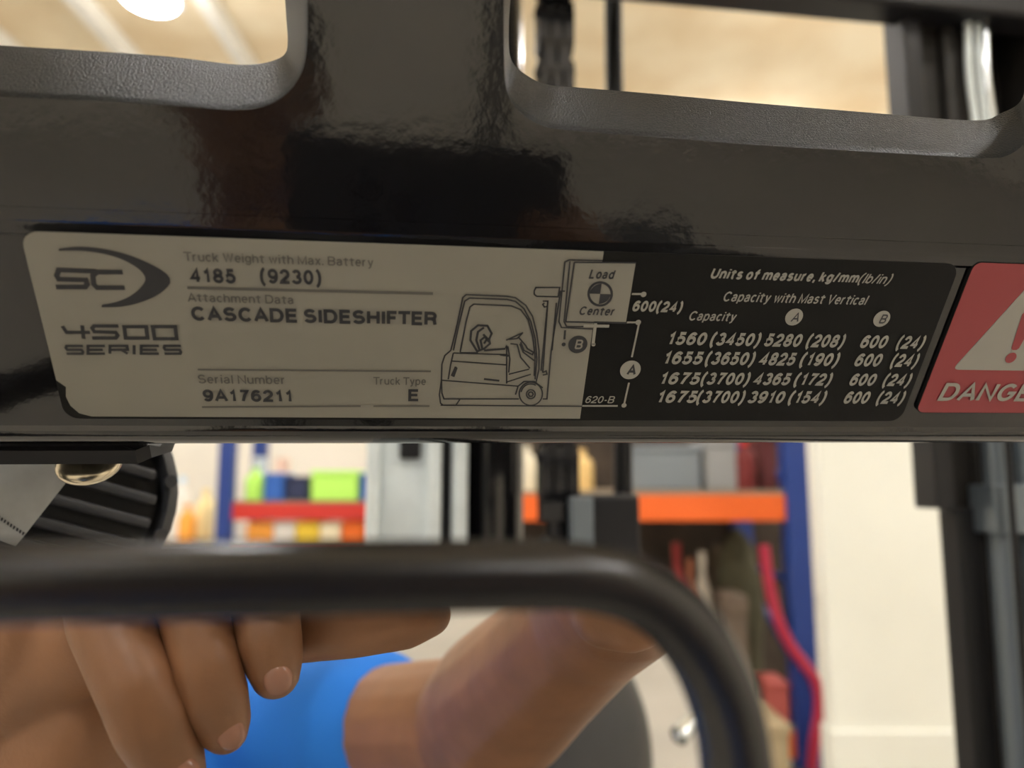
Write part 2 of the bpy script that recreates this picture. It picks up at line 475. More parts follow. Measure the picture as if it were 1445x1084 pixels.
GL = {  # centre lines of plain sans-serif letters : width, strokes
    '0': (.56, [E(.5, .5, .5, .5, 90, 450, 24)]), '1': (.42, [[(.05, .74), (.45, .82), (.70, 1), (.70, -.06)]]),
    '2': (.56, [E(.5, .70, .48, .30, 175, -35) + [(.05, .10), (0, 0), (1.14, 0)]]),
    '3': (.56, [E(.48, .745, .42, .255, 160, -90), E(.48, .255, .52, .255, 90, -165)]),
    '4': (.58, [[(.74, -.06), (.74, 1), (0, .26), (1.06, .26)]]),
    '5': (.56, [[(.95, 1), (.2, 1), (.08, .48)] + E(.46, .31, .54, .31, 135, -160)]),
    '6': (.56, [E(.5, .31, .5, .31, 0, 360, 20), E(.56, .48, .56, .52, 45, 190)]),
    '7': (.55, [[(0, 1), (1, 1), (.55, .5), (.32, -.06)]]),
    '8': (.56, [E(.5, .755, .42, .245, 0, 360, 20), E(.5, .255, .5, .255, 0, 360, 20)]),
    '9': (.56, [E(.5, .69, .5, .31, 0, 360, 20), E(.44, .52, .56, .52, 225, 370)]),
    '(': (.30, [E(1.25, .42, 1.25, .72, 100, 260)]), ')': (.30, [E(-.25, .42, 1.25, .72, 80, -80)]),
    'A': (.66, [[(-.09, -.05), (.5, 1.03), (1.09, -.05)], [(.18, .30), (.82, .30)]]),
    'B': (.66, [[(0, 0), (0, 1), (.6, 1)] + E(.6, .755, .34, .245, 90, -90) + [(0, .51)], [(.6, .51)] + E(.62, .255, .38, .255, 90, -90) + [(0, 0)]]),
    'C': (.70, [E(.52, .5, .52, .5, 40, 320, 20)]), 'D': (.70, [[(0, 0), (0, 1), (.5, 1)] + E(.5, .5, .5, .5, 90, -90) + [(0, 0)]]),
    'E': (.56, [[(1.14, 1), (0, 1), (0, 0), (1.18, 0)], [(0, .52), (1.06, .52)]]), 'F': (.50, [[(1.2, 1), (0, 1), (0, -.06)], [(0, .5), (1.06, .5)]]),
    'G': (.74, [E(.5, .5, .5, .5, 45, 345, 20) + [(1, .46), (.56, .46)]]), 'H': (.66, [[(0, -.06), (0, 1.06)], [(1, -.06), (1, 1.06)], [(0, .52), (1, .52)]]),
    'I': (.10, [[(.5, -.06), (.5, 1.06)]]), 'L': (.54, [[(0, 1.06), (0, 0), (1, 0)]]),
    'M': (.80, [[(0, -.06), (0, 1), (.5, .05), (1, 1), (1, -.06)]]), 'N': (.68, [[(0, -.06), (0, 1), (1, 0), (1, 1.06)]]),
    'R': (.66, [[(0, -.06), (0, 1), (.6, 1)] + E(.6, .745, .36, .255, 90, -90) + [(0, .49)], [(.58, .49), (.88, .38), (.98, -.06)]]),
    'S': (.64, [E(.5, .745, .46, .255, 25, 250, 14) + E(.5, .265, .5, .265, 75, -160, 14)]),
    'T': (.56, [[(-.26, 1), (1.26, 1)], [(.5, 1), (.5, -.06)]]), 'U': (.66, [[(0, 1.06), (0, .4)] + E(.5, .4, .5, .4, 180, 360) + [(1, 1.06)]]),
    'V': (.66, [[(-.02, 1.05), (.5, -.02), (1.02, 1.05)]]), 'W': (.92, [[(0, 1.05), (.26, 0), (.5, .98), (.74, 0), (1, 1.05)]]),
    'a': (.50, [E(.46, .50, .44, .22, 165, 0, 8) + [(.90, .12), (1.02, 0)], E(.45, .2, .45, .2, 60, 330, 12) + [(.9, .2)], [(.5, .40), (.9, .45)]]),
    'b': (.52, [[(0, 1.05), (0, 0)], E(.5, .36, .5, .36, 0, 360, 18)]), 'c': (.48, [E(.52, .36, .52, .36, 45, 315, 14)]),
    'd': (.52, [[(1, 1.05), (1, -.05)], E(.5, .36, .5, .36, 0, 360, 18)]), 'e': (.50, [[(.02, .38), (1, .38)] + E(.5, .36, .5, .36, 0, 315, 16)]),
    'f': (.40, [[(.42, -.05), (.42, .8)] + E(.85, .8, .43, .22, 180, 80, 6), [(-.2, .70), (1.15, .70)]]),
    'g': (.52, [E(.5, .38, .5, .34, 0, 360, 18), [(1, .76), (1, 0)] + E(.5, 0, .5, .26, 0, -160, 10)]),
    'h': (.50, [[(0, -.05), (0, 1.05)], E(.5, .42, .5, .30, 180, 0, 10) + [(1, -.05)]]), 'i': (.10, [[(.5, -.05), (.5, .76)], [(.5, .92), (.5, 1.06)]]),
    'k': (.48, [[(0, -.05), (0, 1.05)], [(.95, .74), (0, .25)], [(.35, .42), (1, -.05)]]), 'l': (.10, [[(.5, -.05), (.5, 1.05)]]),
    'm': (.82, [[(0, -.05), (0, .76)], E(.25, .46, .25, .26, 180, 0, 8) + [(.5, -.05)], E(.75, .46, .25, .26, 180, 0, 8) + [(1, -.05)]]),
    'n': (.50, [[(0, -.05), (0, .76)], E(.5, .42, .5, .30, 180, 0, 10) + [(1, -.05)]]), 'o': (.52, [E(.5, .36, .5, .36, 0, 360, 18)]),
    'p': (.52, [[(0, .76), (0, -.30)], E(.5, .36, .5, .36, 0, 360, 18)]), 'r': (.34, [[(0, -.05), (0, .76)], E(.8, .36, .8, .36, 165, 85, 7)]),
    's': (.46, [E(.5, .545, .44, .175, 25, 250, 10) + E(.5, .19, .5, .19, 75, -160, 10)]),
    't': (.40, [[(.45, .96), (.45, .14)] + E(.85, .14, .40, .14, 180, 280, 5), [(-.2, .72), (1.15, .72)]]),
    'u': (.50, [[(0, .76), (0, .3)] + E(.5, .3, .5, .3, 180, 360, 10), [(1, .76), (1, -.05)]]), 'v': (.50, [[(0, .76), (.5, 0), (1, .76)]]),
    'w': (.74, [[(0, .76), (.26, 0), (.5, .70), (.74, 0), (1, .76)]]), 'x': (.48, [[(0, .76), (1, -.04)], [(1, .76), (0, -.04)]]),
    'y': (.50, [[(0, .76), (.52, .02)], [(1, .76), (.45, -.18), (.05, -.28)]]),
    ',': (.10, [[(.8, .12), (.6, -.02), (.1, -.24)]]), '.': (.10, [[(.5, -.06), (.5, .10)]]), '/': (.34, [[(0, -.06), (1, 1.05)]]), '-': (.32, [[(0, .38), (1, .38)]]),
}
def text(s, p_left, p_right, cap_px, m, parent, z=0.00055, bold=0.0, shear=0.0, name='lettering'):
    """a line of print from the left to the right end of its baseline, cap height in pixels"""
    w = .145 + bold * 2.7
    gap = .10 + (.02 if bold > .01 else 0)
    b = bmesh.new()
    x = 0.0
    for ch in s:
        if ch == ' ':
            x += .30
            continue
        gw, lines = GL[ch]
        gw = gw * (1 + bold * 4)
        for ln in lines:
            pts = [(x + w / 2 + px * max(gw - w * .5, .02), w / 2 + py * (1 - w)) for px, py in ln]
            closed = (Vector(pts[0]) - Vector(pts[-1])).length < 1e-4 and len(pts) > 4
            ribbon(b, pts[:-1] if closed else pts, w, z, closed)
        x += gw + w * .5 + gap
    for v in b.verts:
        v.co.x += shear * v.co.y
    xs = [v.co.x for v in b.verts]
    x0, x1 = min(xs), max(xs)
    l, r = bl(*p_left), bl(*p_right)
    mxp, myp = (p_left[0] + p_right[0]) / 2, (p_left[1] + p_right[1]) / 2
    ym = bl(mxp, myp).y
    caph = bl(mxp, myp - cap_px).y - ym
    sx = (r.x - l.x) / (x1 - x0)
    for v in b.verts:
        v.co = Vector((l.x + (v.co.x - x0) * sx, ym + v.co.y * caph, z))
    return flat(name, b, m, parent)

# ---------------------------------------------------------------- data plate
lx0 = (bl(34, 345).x + bl(84, 560).x) / 2
lx1 = (bl(1346, 390).x + bl(1279, 575).x) / 2
ly1 = (bl(45, 326).y + bl(853, 354.6).y) / 2
ly0 = (bl(111, 586).y + bl(817, 589.5).y) / 2 - .0009
wx = (bl(853, 354.6).x + bl(817, 589).x) / 2
plate = thing('data_plate', 'forklift data plate, off-white half with truck outline and black capacity table', 'data plate', BM_.copy())
lab = slab('backing', rrect(lx0, ly0, lx1, ly1, 0.004), -0.0009, 0.0002, M_LABEL_BLACK, plate)
pts = rrect(lx0, ly0 + .0006, wx + .004, ly1, 0.004)
pts = [(min(x, wx), y) for x, y in pts if True]
cl = []
for p in pts:
    if not cl or (Vector(p) - Vector(cl[-1])).length > 1e-6:
        cl.append(p)
# worn lower left corner
cl = [p for p in cl if not (p[0] < lx0 + .0045 and p[1] < ly0 + .006)]
ins = next(i for i, p in enumerate(cl) if p[0] < lx0 + .001 and p[1] > ly1 - .006)
last_left = max(i for i, p in enumerate(cl) if p[0] < lx0 + .0005)
extra = [(lx0 + .0002, ly0 + .0120), (lx0 + .0022, ly0 + .0100), (lx0 + .0016, ly0 + .0070), (lx0 + .0022, ly0 + .0042), (lx0 + .0040, ly0 + .0018), (lx0 + .0070, ly0 + .0008)]
cl = cl[:last_left + 1] + extra + cl[last_left + 1:]
white = slab('white_panel', cl, 0.0001, 0.0003, M_LABEL_WHITE, plate)

# logo : wide square letters and a crescent
def box_poly(pts): return pts
Wd = 0.00105
stroke('logo_letters', [
    [(137, 382), (84, 380), (81, 388), (84, 393), (122, 394), (124, 400), (121, 404), (80, 404)],
    [(174, 383), (138, 383), (132, 388), (133, 400), (138, 405), (177, 405)]], .00125, .0005, M_INK, plate)
outer_c = catmull([(84, 350, 0), (112, 347, 0), (145, 350, 0), (180, 358, 0), (212, 371, 0), (234, 384, 0), (241, 394, 0), (238, 403, 0), (222, 416, 0), (195, 427, 0), (170, 432, 0), (144, 432.5, 0)], 4)
inner_c = catmull([(145, 429, 0), (165, 425, 0), (184, 417, 0), (198, 406, 0), (206, 394, 0), (202, 384, 0), (190, 374, 0), (168, 363, 0), (140, 356, 0), (112, 353, 0), (84, 353, 0)], 4)
b = bmesh.new()
oc = [bl(p.x, p.y) for p in outer_c]; ic = [bl(p.x, p.y) for p in reversed(inner_c)]
def resample(pl, n):
    d = [0]
    for i in range(1, len(pl)):
        d.append(d[-1] + (pl[i] - pl[i - 1]).length)
    out = []
    for k in range(n):
        t = d[-1] * k / (n - 1)
        i = max(j for j in range(len(d)) if d[j] <= t + 1e-12)
        i = min(i, len(pl) - 2)
        f = (t - d[i]) / max(1e-9, d[i + 1] - d[i])
        out.append(pl[i].lerp(pl[i + 1], f))
    return out
oc, ic = resample(oc, 40), resample(ic, 40)
va = [b.verts.new((p.x, p.y, .0005)) for p in oc]; vb = [b.verts.new((p.x, p.y, .0005)) for p in ic]
for i in range(39):
    b.faces.new((va[i], va[i + 1], vb[i + 1], vb[i]))
build('logo_crescent', b, M_INK, plate)
stroke('logo_number', [
    [(89, 459), (95, 468), (128, 468)], [(117, 458), (119, 477)],
    [(168, 459), (134, 459), (131, 462), (134, 467), (164, 468), (167, 472), (164, 476), (131, 476)],
    [(176, 460), (207, 460), (209, 476), (178, 476), (176, 460)],
    [(216, 460), (248, 460), (250, 477), (219, 477), (216, 460)]], .00095, .0005, M_INK, plate)
ser = []
x = 94
for ch, w in (('S', 24), ('E', 24), ('R', 25), ('I', 5), ('E', 25), ('S', 24)):
    y0, y1, ym = 487, 498, 492.5
    if ch == 'S': ser.append([(x + w, y0), (x + 1, y0), (x, y0 + 3), (x + 2, ym), (x + w - 2, ym), (x + w, ym + 3), (x + w - 1, y1), (x + 1, y1)])
    if ch == 'E': ser += [[(x + w, y0), (x, y0), (x, y1), (x + w, y1)], [(x, ym), (x + w - 3, ym)]]
    if ch == 'R': ser += [[(x, y1), (x, y0), (x + w - 1, y0), (x + w, ym), (x, ym)], [(x + w - 9, ym), (x + w, y1)]]
    if ch == 'I': ser.append([(x + 2, y0 - 1), (x + 2, y1 + 1)])
    x += w + 7
stroke('logo_series', ser, .00072, .0005, M_INK, plate)

text('Truck Weight with Max. Battery', (261, 368), (527, 375), 13, M_INK_SOFT, plate)
text('4185', (269, 398), (334, 399), 21, M_INK, plate, bold=.025)
text('(9230)', (368, 399), (454, 401), 21, M_INK, plate, bold=.025)
text('Attachment Data', (266, 426), (415, 427), 12.5, M_INK_SOFT, plate)
text('CASCADE SIDESHIFTER', (272, 453), (616, 457), 20, M_INK, plate, bold=.03)
text('Serial Number', (281, 540), (402, 541), 12.5, M_INK_SOFT, plate)
text('9A176211', (288, 566), (412, 565.5), 17, M_INK, plate, bold=.025)
text('Truck Type', (527, 542), (601, 542), 11, M_INK_SOFT, plate)
text('E', (576, 565), (590, 565), 17, M_INK, plate, bold=.025)
stroke('ruling', [[(265, 405), (611, 413.4)]], .0008, .0005, M_INK_SOFT, plate)
stroke('ruling', [[(279.6, 520.4), (608, 523)]], .00055, .0005, M_INK_SOFT, plate)
stroke('ruling', [[(285.5, 573.2), (509, 572)]], .00055, .0005, M_INK_SOFT, plate)
stroke('ruling', [[(527, 572), (606, 572)]], .00055, .0005, M_INK_SOFT, plate)
# the drawn truck; coordinates in the enlarged crop of the label (4.169 per pixel)
def cr(*p): return [(600 + x / 4.169, 340 + y / 4.169) for x, y in p]
def arc(cx, cy, r, a0=0, a1=360, n=26, ry=None):
    ry = ry or r
    return [(cx + r * math.cos(math.radians(a0 + (a1 - a0) * i / n)), cy + ry * math.sin(math.radians(a0 + (a1 - a0) * i / n))) for i in range(n + 1)]
truck = [
    cr((150, 640), (180, 520), (210, 380), (220, 330), (240, 312), (480, 322), (530, 330), (590, 375), (630, 440), (655, 540), (668, 640), (668, 750), (650, 830)),
    cr((205, 650), (240, 470), (262, 385), (285, 368), (505, 378), (560, 400), (605, 460), (632, 560), (645, 680), (640, 790)),
    cr((165, 640), (200, 480), (232, 350), (260, 332), (480, 340), (530, 352), (580, 395), (620, 470), (645, 570), (655, 690), (645, 810)),
    cr((150, 640), (115, 670), (98, 720), (95, 815)), cr((165, 655), (150, 720), (135, 810)),
    cr((165, 655), (485, 665)), cr((150, 702), (478, 725)), cr((95, 815), (545, 850)),
    cr((478, 610), (478, 835)), cr((485, 615), (497, 690), (490, 770)),
    cr((95, 815), (83, 900), (90, 950), (105, 962), (180, 962), (205, 925)), cr((95, 815), (98, 890), (110, 925), (550, 925)),
    cr((490, 780), (610, 750)), cr((480, 825), (620, 780)),
    cr((500, 600), (540, 605), (560, 680), (615, 745)), cr((555, 600), (575, 650), (640, 700)),
    cr((475, 580), (575, 535)), cr((490, 575), (540, 570), (570, 540)),
    cr((545, 560), (590, 610), (600, 630), (635, 650), (630, 665), (580, 640), (560, 590)),
    cr((690, 350), (720, 350), (680, 760)), cr((720, 350), (690, 770)), cr((795, 290), (740, 640), (715, 925), (690, 925)),
    cr((770, 360), (745, 640)), cr((700, 360), (690, 370), (700, 385), (720, 380)),
    cr(*arc(620, 895, 68, 0, 360, 30)), cr(*arc(620, 895, 58, 190, 300, 10)), cr(*arc(620, 897, 26)), cr(*arc(620, 897, 14, 0, 360, 6)),
    cr((530, 900), (545, 850), (580, 822), (640, 822), (690, 860)),
    cr((640, 290), (650, 270), (790, 270), (780, 325), (655, 322), (640, 310), (640, 290)),
    cr((690, 770), (710, 760), (715, 780), (690, 785)), cr((90, 962), (920, 968)),
]
stroke('truck_drawing', truck, .00042, .0005, M_INK, plate)
seat_l = [cr((305, 645), (265, 580), (270, 525), (310, 492), (365, 495), (390, 540), (375, 575), (380, 600), (345, 630), (305, 645)),
          cr((320, 640), (300, 580), (310, 530), (345, 505)), cr((335, 630), (325, 580), (350, 560), (375, 590)), cr((345, 600), (365, 570), (340, 545)),
          cr((205, 655), (310, 655)), cr((345, 640), (470, 630)), cr((440, 665), (490, 672)), cr((470, 620), (490, 625)),
          cr((155, 790), (180, 735)), cr((165, 795), (185, 740)), cr((345, 808), (435, 818))]
stroke('seat_drawing', seat_l, .00062, .0005, M_INK, plate)
# load box on the black border
cb = [bl(*p) for p in cr((880, 125), (1235, 128), (1180, 475), (830, 465))]
lbx0 = bl(*cr((860, 300))[0]).x; lbx1 = (cb[1].x + cb[2].x) / 2; lby1 = (cb[0].y + cb[1].y) / 2; lby0 = (cb[2].y + cb[3].y) / 2
slab('load_box', [(lbx0, lby0), (lbx1, lby0), (lbx1, lby1), (lbx0, lby1)], .0001, .00042, M_LABEL_WHITE, plate)
stroke('load_box_outline', [cr((875, 122), (1238, 125)), cr((825, 472), (1180, 480)), cr((875, 122), (825, 472)), cr((850, 115), (815, 470), (830, 500), (1080, 500)), cr((1040, 112), (845, 108), (820, 120), (785, 470), (800, 505), (1000, 515)), cr((795, 290), (820, 292))], .00042, .0005, M_INK, plate)
stroke('fork_line', [cr((930, 495), (1080, 497)), cr((1000, 480), (985, 600))], .0009, .00052, M_PRINT, plate)
text('Load', cr((958, 218))[0], cr((1112, 222))[0], 13.5, M_INK, plate, bold=.015, shear=.22)
text('Center', cr((903, 432))[0], cr((1108, 436))[0], 12.5, M_INK, plate, bold=.015, shear=.22)
b = bmesh.new()
cc = bl(*cr((1027, 308))[0]); rr = (bl(*cr((1090, 308))[0]).x - bl(*cr((965, 308))[0]).x) / 2
for a0 in (90, 270):
    f = [b.verts.new((cc.x, cc.y, .0005))]
    for i in range(9):
        a = math.radians(a0 + 90 * i / 8); f.append(b.verts.new((cc.x + rr * math.cos(a), cc.y + rr * math.sin(a), .0005)))
    b.faces.new(f)
build('load_center_mark', b, M_INK, plate)
stroke('load_center_ring', [cr(*arc(1027, 308, 68, 0, 360, 32))], .0007, .0005, M_INK, plate)
def disc(name, px, py, rpx, m, z=.0005, n=28):
    c = bl(px, py); r = (bl(px + rpx, py).x - bl(px - rpx, py).x) / 2
    b = bmesh.new(); poly_mesh(b, [(c.x + r * math.cos(2 * math.pi * i / n), c.y + r * math.sin(2 * math.pi * i / n)) for i in range(n)], z)
    return build(name, b, m, plate)
disc('letter_disc', 815, 485, 13.5, M_INK); text('B', (810, 491.5), (821, 491.5), 13.5, M_LABEL_WHITE, plate, z=.0006, bold=.01, shear=.12)
disc('letter_disc', 889, 521, 14.5, M_PRINT); text('A', (883, 528), (896, 528), 14.5, M_INK, plate, z=.0006, bold=.03, shear=.1)
disc('letter_disc', 1119.5, 446.5, 12.3, M_PRINT); text('A', (1114, 453), (1125, 453), 13, M_INK, plate, z=.0006, bold=.005, shear=.2)
disc('letter_disc', 1243, 449, 11.5, M_PRINT); text('B', (1238, 455.5), (1248, 455.5), 13, M_INK, plate, z=.0006, bold=.005, shear=.2)
stroke('dimension_line', [[(901, 456), (891, 503)], [(887, 539), (880, 570)], [(891, 414), (906, 414)], [(884, 454), (899, 454)], cr((922, 966), (1130, 966))], .00055, .0005, M_PRINT, plate)
stroke('dimension_line', [[(797, 465), (796, 478)], cr((975, 600), (1000, 600))], .0006, .0005, M_INK, plate)
disc('dimension_dot', 907.5, 414.5, 4, M_PRINT, n=12); disc('dimension_dot', 900, 454, 4, M_PRINT, n=12); disc('dimension_dot', 880, 571, 3.6, M_PRINT, n=12)
disc('dimension_dot', 795, 485, 3, M_INK, n=12); disc('dimension_dot', 837, 485, 3, M_PRINT, n=12)
text('620-B', (825, 567.5), (866, 568), 10, M_PRINT, plate, bold=.0, shear=.2)
text('600(24)', (891, 438.5), (961, 440), 15.5, M_PRINT, plate, bold=.03, shear=.2)
text('Units of measure, kg/mm', (1001, 393), (1209, 398), 15, M_PRINT, plate, bold=.025, shear=.25)
text('(lb/in)', (1209, 398), (1255, 401), 14, M_PRINT, plate, bold=0, shear=.35)
text('Capacity with Mast Vertical', (1019, 425), (1222, 429), 14, M_PRINT, plate, bold=.004, shear=.22)
text('Capacity', (971, 451), (1037, 453), 13.5, M_PRINT, plate, bold=.004, shear=.22)
rows = [('1560', '(3450)', '5280', '(208)', '600', '(24)', [(943, 1018.5 - 24), (1000, 1070), (1076, 1128), (1135, 1188), (1211, 1248), (1262, 1300)], 485.5, 491.5, 18.5),
        ('1655', '(3650)', '4825', '(190)', '600', '(24)', [(937, 989), (993, 1062), (1068, 1119), (1126, 1180), (1203, 1240), (1254, 1291)], 513, 517, 18.5),
        ('1675', '(3700)', '4365', '(172)', '600', '(24)', [(932, 985), (987, 1055), (1060, 1112), (1118, 1170), (1196, 1232), (1243, 1281)], 541.5, 544, 17.5),
        ('1675', '(3700)', '3910', '(154)', '600', '(24)', [(928, 981), (981, 1048), (1053, 1104), (1110, 1162), (1188, 1223), (1234, 1272)], 567.5, 569, 17.5)]
for r in rows:
    for s, (xa, xb) in zip(r[:6], r[6]):
        def yb(x): return r[7] + (r[8] - r[7]) * (x - 940) / 350
        text(s, (xa, yb(xa)), (xb, yb(xb)), r[9], M_PRINT, plate, bold=.028, shear=.2)

for ch in list(plate.children):       # print lies on its own panel
    if ch.name.split('.')[0] in ('backing', 'white_panel', 'load_box'):
        continue
    ink = ch.data.materials[0] in (M_INK, M_INK_SOFT)
    ch.parent = white if ink and ch.data.vertices[0].co.x < lbx1 else lab

# ---------------------------------------------------------------- danger sticker
dx0 = (bl(1378, 372).x + bl(1291, 577).x) / 2
dy1 = bl(1410, 371.5).y; dy0 = bl(1380, 582).y
dx1 = 2 * bl(1425, 504).x - dx0
dang = thing('danger_sticker', 'red danger sticker with pale warning triangle, right of the data plate', 'sticker', BM_.copy())
slab('backing', rrect(dx0, dy0, dx1, dy1, .0024), -.0009, .0002, M_RED, dang)
slab('dark_border', rrect(dx0 - .0003, dy0 - .0002, dx1 + .0003, dy1 + .0003, .0026), -.0009, .0001, M_LABEL_BLACK, dang)
tb = bl(1343, 521)
ty = tb.y
txm = (dx0 + dx1) / 2
tw = txm - tb.x
tri = []
te = bl(1440, 414)
apex = Vector((txm, ty + tw * (te.y - ty) / (te.x - tb.x))); A_ = Vector((txm - tw, ty)); B_ = Vector((txm + tw, ty))
cen = (apex + A_ + B_) / 3
for p, q1, q2 in ((A_, apex, B_), (B_, A_, apex), (apex, B_, A_)):
    d1 = (q1 - p).normalized() * .0022; d2 = (q2 - p).normalized() * .0022
    for i in range(7):
        t = i / 6
        tri.append(tuple(p + d1 * (1 - t) ** 2 + d2 * t ** 2))
slab('warning_triangle', tri, .0001, .00038, M_PRINT, dang)
c2 = bl(1424, 504)
b = bmesh.new(); poly_mesh(b, [(txm + .0018 * math.cos(i * math.pi / 10), c2.y + .0018 * math.sin(i * math.pi / 10)) for i in range(20)], .0005)
poly_mesh(b, [(txm - .0013, c2.y + .0033), (txm - .0007, c2.y + .0027), (txm + .0007, c2.y + .0027), (txm + .0013, c2.y + .0033), (txm + .0026, c2.y + .0145), (txm + .0019, c2.y + .0162), (txm, c2.y + .0168), (txm - .0019, c2.y + .0162), (txm - .0026, c2.y + .0145)], .0005)
build('exclamation_mark', b, M_RED, dang)
lw = (bl(1445, 565).x - bl(1321, 565).x) / 4.72
l0 = bl(1321, 565)
o = text('DANGER', (1321, 564), (1474, 566), 25, M_PRINT, dang, bold=.014, shear=.12)

# ---------------------------------------------------------------- mirror
MD = ray(450, 640).normalized()
DM = 0.100
MP = C + MD * DM
MN = -MD
MA = MN.cross(Vector((0, 0, 1))).normalized() * -1
if MA.x < 0:
    MA = -MA
MB = MN.cross(MA).normalized()
if MB.z < 0:
    MB = -MB
def mpl(px, py):                      # pixel to mirror plane coordinates
    r = ray(px, py)
    t = (MP - C).dot(MN) / r.dot(MN)
    p = C + r * t - MP
    return Vector((p.dot(MA), p.dot(MB), 0))
MM = Matrix(((MA.x, MB.x, MN.x, MP.x), (MA.y, MB.y, MN.y, MP.y), (MA.z, MB.z, MN.z, MP.z), (0, 0, 0, 1)))
if MM.determinant() < 0:
    MN2 = MA.cross(MB)
    MM = Matrix(((MA.x, MB.x, MN2.x, MP.x), (MA.y, MB.y, MN2.y, MP.y), (MA.z, MB.z, MN2.z, MP.z), (0, 0, 0, 1)))
SGN = 1.0 if (MM.to_3x3() @ Vector((0, 0, 1))).dot(MN) > 0 else -1.0
keys = [(60, 822), (240, 819), (420, 816), (600, 813), (740, 812), (815, 814), (880, 826), (932, 852), (972, 890), (1003, 938), (1025, 990), (1037, 1040), (1043, 1090), (1045, 1140)]
right = [mpl(*k) for k in keys]
xm = mpl(-80, 822).x                  # line of symmetry
ymid = right[-1].y - .012
lower = [Vector((p.x, 2 * ymid - p.y, 0)) for p in reversed(right)]
half = right + lower
left = [Vector((2 * xm - p.x, p.y, 0)) for p in reversed(half)]
path = catmull(half + left + [half[0]], 4)[:-1]
mirror = thing('rear_view_mirror', 'wide rear-view mirror in a thick rounded black rim', 'mirror', MM.copy())
RR = 0.00465
b = bmesh.new(); sweep(b, path, RR, 20, closed=True); build('rim', b, M_RIM, mirror, 60)
b = bmesh.new(); b.faces.new([b.verts.new((p.x, p.y, -.0008 * SGN)) for p in path]); bmesh.ops.triangulate(b, faces=b.faces); build('mirror_glass', b, M_MIRROR, mirror)
cenm = sum(path, Vector()) / len(path)
b = bmesh.new()
rings = []
for s, z in ((1.0, -.0025), (1.0, -.006), (.97, -.010), (.88, -.014), (.6, -.017)):
    rings.append([b.verts.new((cenm.x + (p.x - cenm.x) * s, cenm.y + (p.y - cenm.y) * s, z * SGN)) for p in path])
for A, B in zip(rings, rings[1:]):
    for i in range(len(A)):
        b.faces.new((A[i], A[(i + 1) % len(A)], B[(i + 1) % len(A)], B[i]))
b.faces.new(rings[-1])
build('back_shell', b, M_RIM, mirror, 40)
MI = MM.inverted()
b = bmesh.new()
arm0 = MM @ Vector((cenm.x, cenm.y, -.017 * SGN))
arm1 = BM_ @ Vector((XL + .05, YB, -.03))
sweep(b, [MI @ p for p in catmull([arm0, arm0 + Vector((-.02, .04, 0)), arm0 + Vector((-.10, .07, .02)), arm1 + Vector((0, 0, -.05)), arm1], 6)], .006, 12)
build('mounting_arm', b, M_BLACKMETAL, mirror, 50)
def V(px, py, d):                     # where a thing stands that the mirror shows at this pixel
    p = P(px, py, d)
    return p - MN * (2 * (p - MP).dot(MN))

# ---------------------------------------------------------------- the person seen in the mirror
import numpy as np
def _unit_sphere(u, v):
    b_ = bmesh.new(); bmesh.ops.create_uvsphere(b_, u_segments=u, v_segments=v, radius=1.0)
    b_.verts.index_update()
    co = np.array([w_.co[:] for w_ in b_.verts]); fa = [[w_.index for w_ in f.verts] for f in b_.faces]
    b_.free()
    return co, fa
SPH, SPF = _unit_sphere(16, 10)
class Blob:
    def __init__(self): self.v = []; self.f = []; self.n = 0
    def add(self, c, s):
        self.v.append(SPH * np.array(s) + np.array(c[:]))
        n = self.n
        self.f += [[i + n for i in f] for f in SPF]
        self.n += len(SPH)
def capsules(bm, chain, n=16):
    for i, (p, r) in enumerate(chain):
        bm.add(p, (r, r, r))
        if i:
            q, rq = chain[i - 1]
            d = p - q
            steps = max(2, int(d.length / (min(r, rq) * .14)))
            for s in range(1, steps):
                t = s / steps
                rr = rq + (r - rq) * t
                bm.add(q.lerp(p, t), (rr, rr, rr))
def remeshed(name, bm, voxel, m, parent, smooth_it=6):
    me = bpy.data.meshes.new(name)
    if isinstance(bm, Blob):
        me.from_pydata(np.concatenate(bm.v).tolist(), [], bm.f)
    else:
        bm.to_mesh(me); bm.free()
    me.remesh_voxel_size = voxel
    o = bpy.data.objects.new(name, me)
    COL.objects.link(o)
    md = o.modifiers.new('r', 'REMESH'); md.mode = 'VOXEL'; md.voxel_size = voxel
    ms = o.modifiers.new('s', 'SMOOTH'); ms.factor = .5; ms.iterations = smooth_it
    dg = bpy.context.evaluated_depsgraph_get()
    me2 = bpy.data.meshes.new_from_object(o.evaluated_get(dg))
    bpy.data.objects.remove(o)
    me2.shade_smooth()
    o = link(name, me2, m, None)
    if parent is not None:
        o.parent = parent
    return o
SR = V(365, 1035, .70)                # right shoulder
EL = V(676, 1024, .475)
WR = V(842, 868, .30)
SL = SR + Vector((-.37, .02, 0.0))
chest = (SR + SL) / 2 + Vector((0, 0, -.13))
hip = Vector((chest.x, chest.y - .02, .98))
bm_p = Blob()
# right arm
capsules(bm_p, [(SR, .055), (SR.lerp(EL, .35), .050), (SR.lerp(EL, .7), .043), (EL, .041), (EL.lerp(WR, .28), .0415), (EL.lerp(WR, .6), .034), (WR, .0265)])
# right hand around the phone
RP = V(905, 800, .245)
capsules(bm_p, [(WR, .027), (V(880, 830, .265), .026), (RP, .022)])
capsules(bm_p, [(V(850, 850, .262), .014), (V(858, 872, .242), .010), (V(893, 884, .236), .0085), (V(916, 888, .234), .006)])
for i, (px0, py0, px1, py1) in enumerate(((905, 790, 800, 730), (910, 760, 805, 690), (915, 730, 815, 650))):
    capsules(bm_p, [(V(px0, py0, .236), .0095), (V((px0 + px1) / 2 + 25, (py0 + py1) / 2 - 10, .214), .0088), (V(px1, py1, .208), .0075)])
capsules(bm_p, [(V(900, 830, .255), .012), (V(900, 700, .236), .0105), (V(850, 640, .232), .009)])
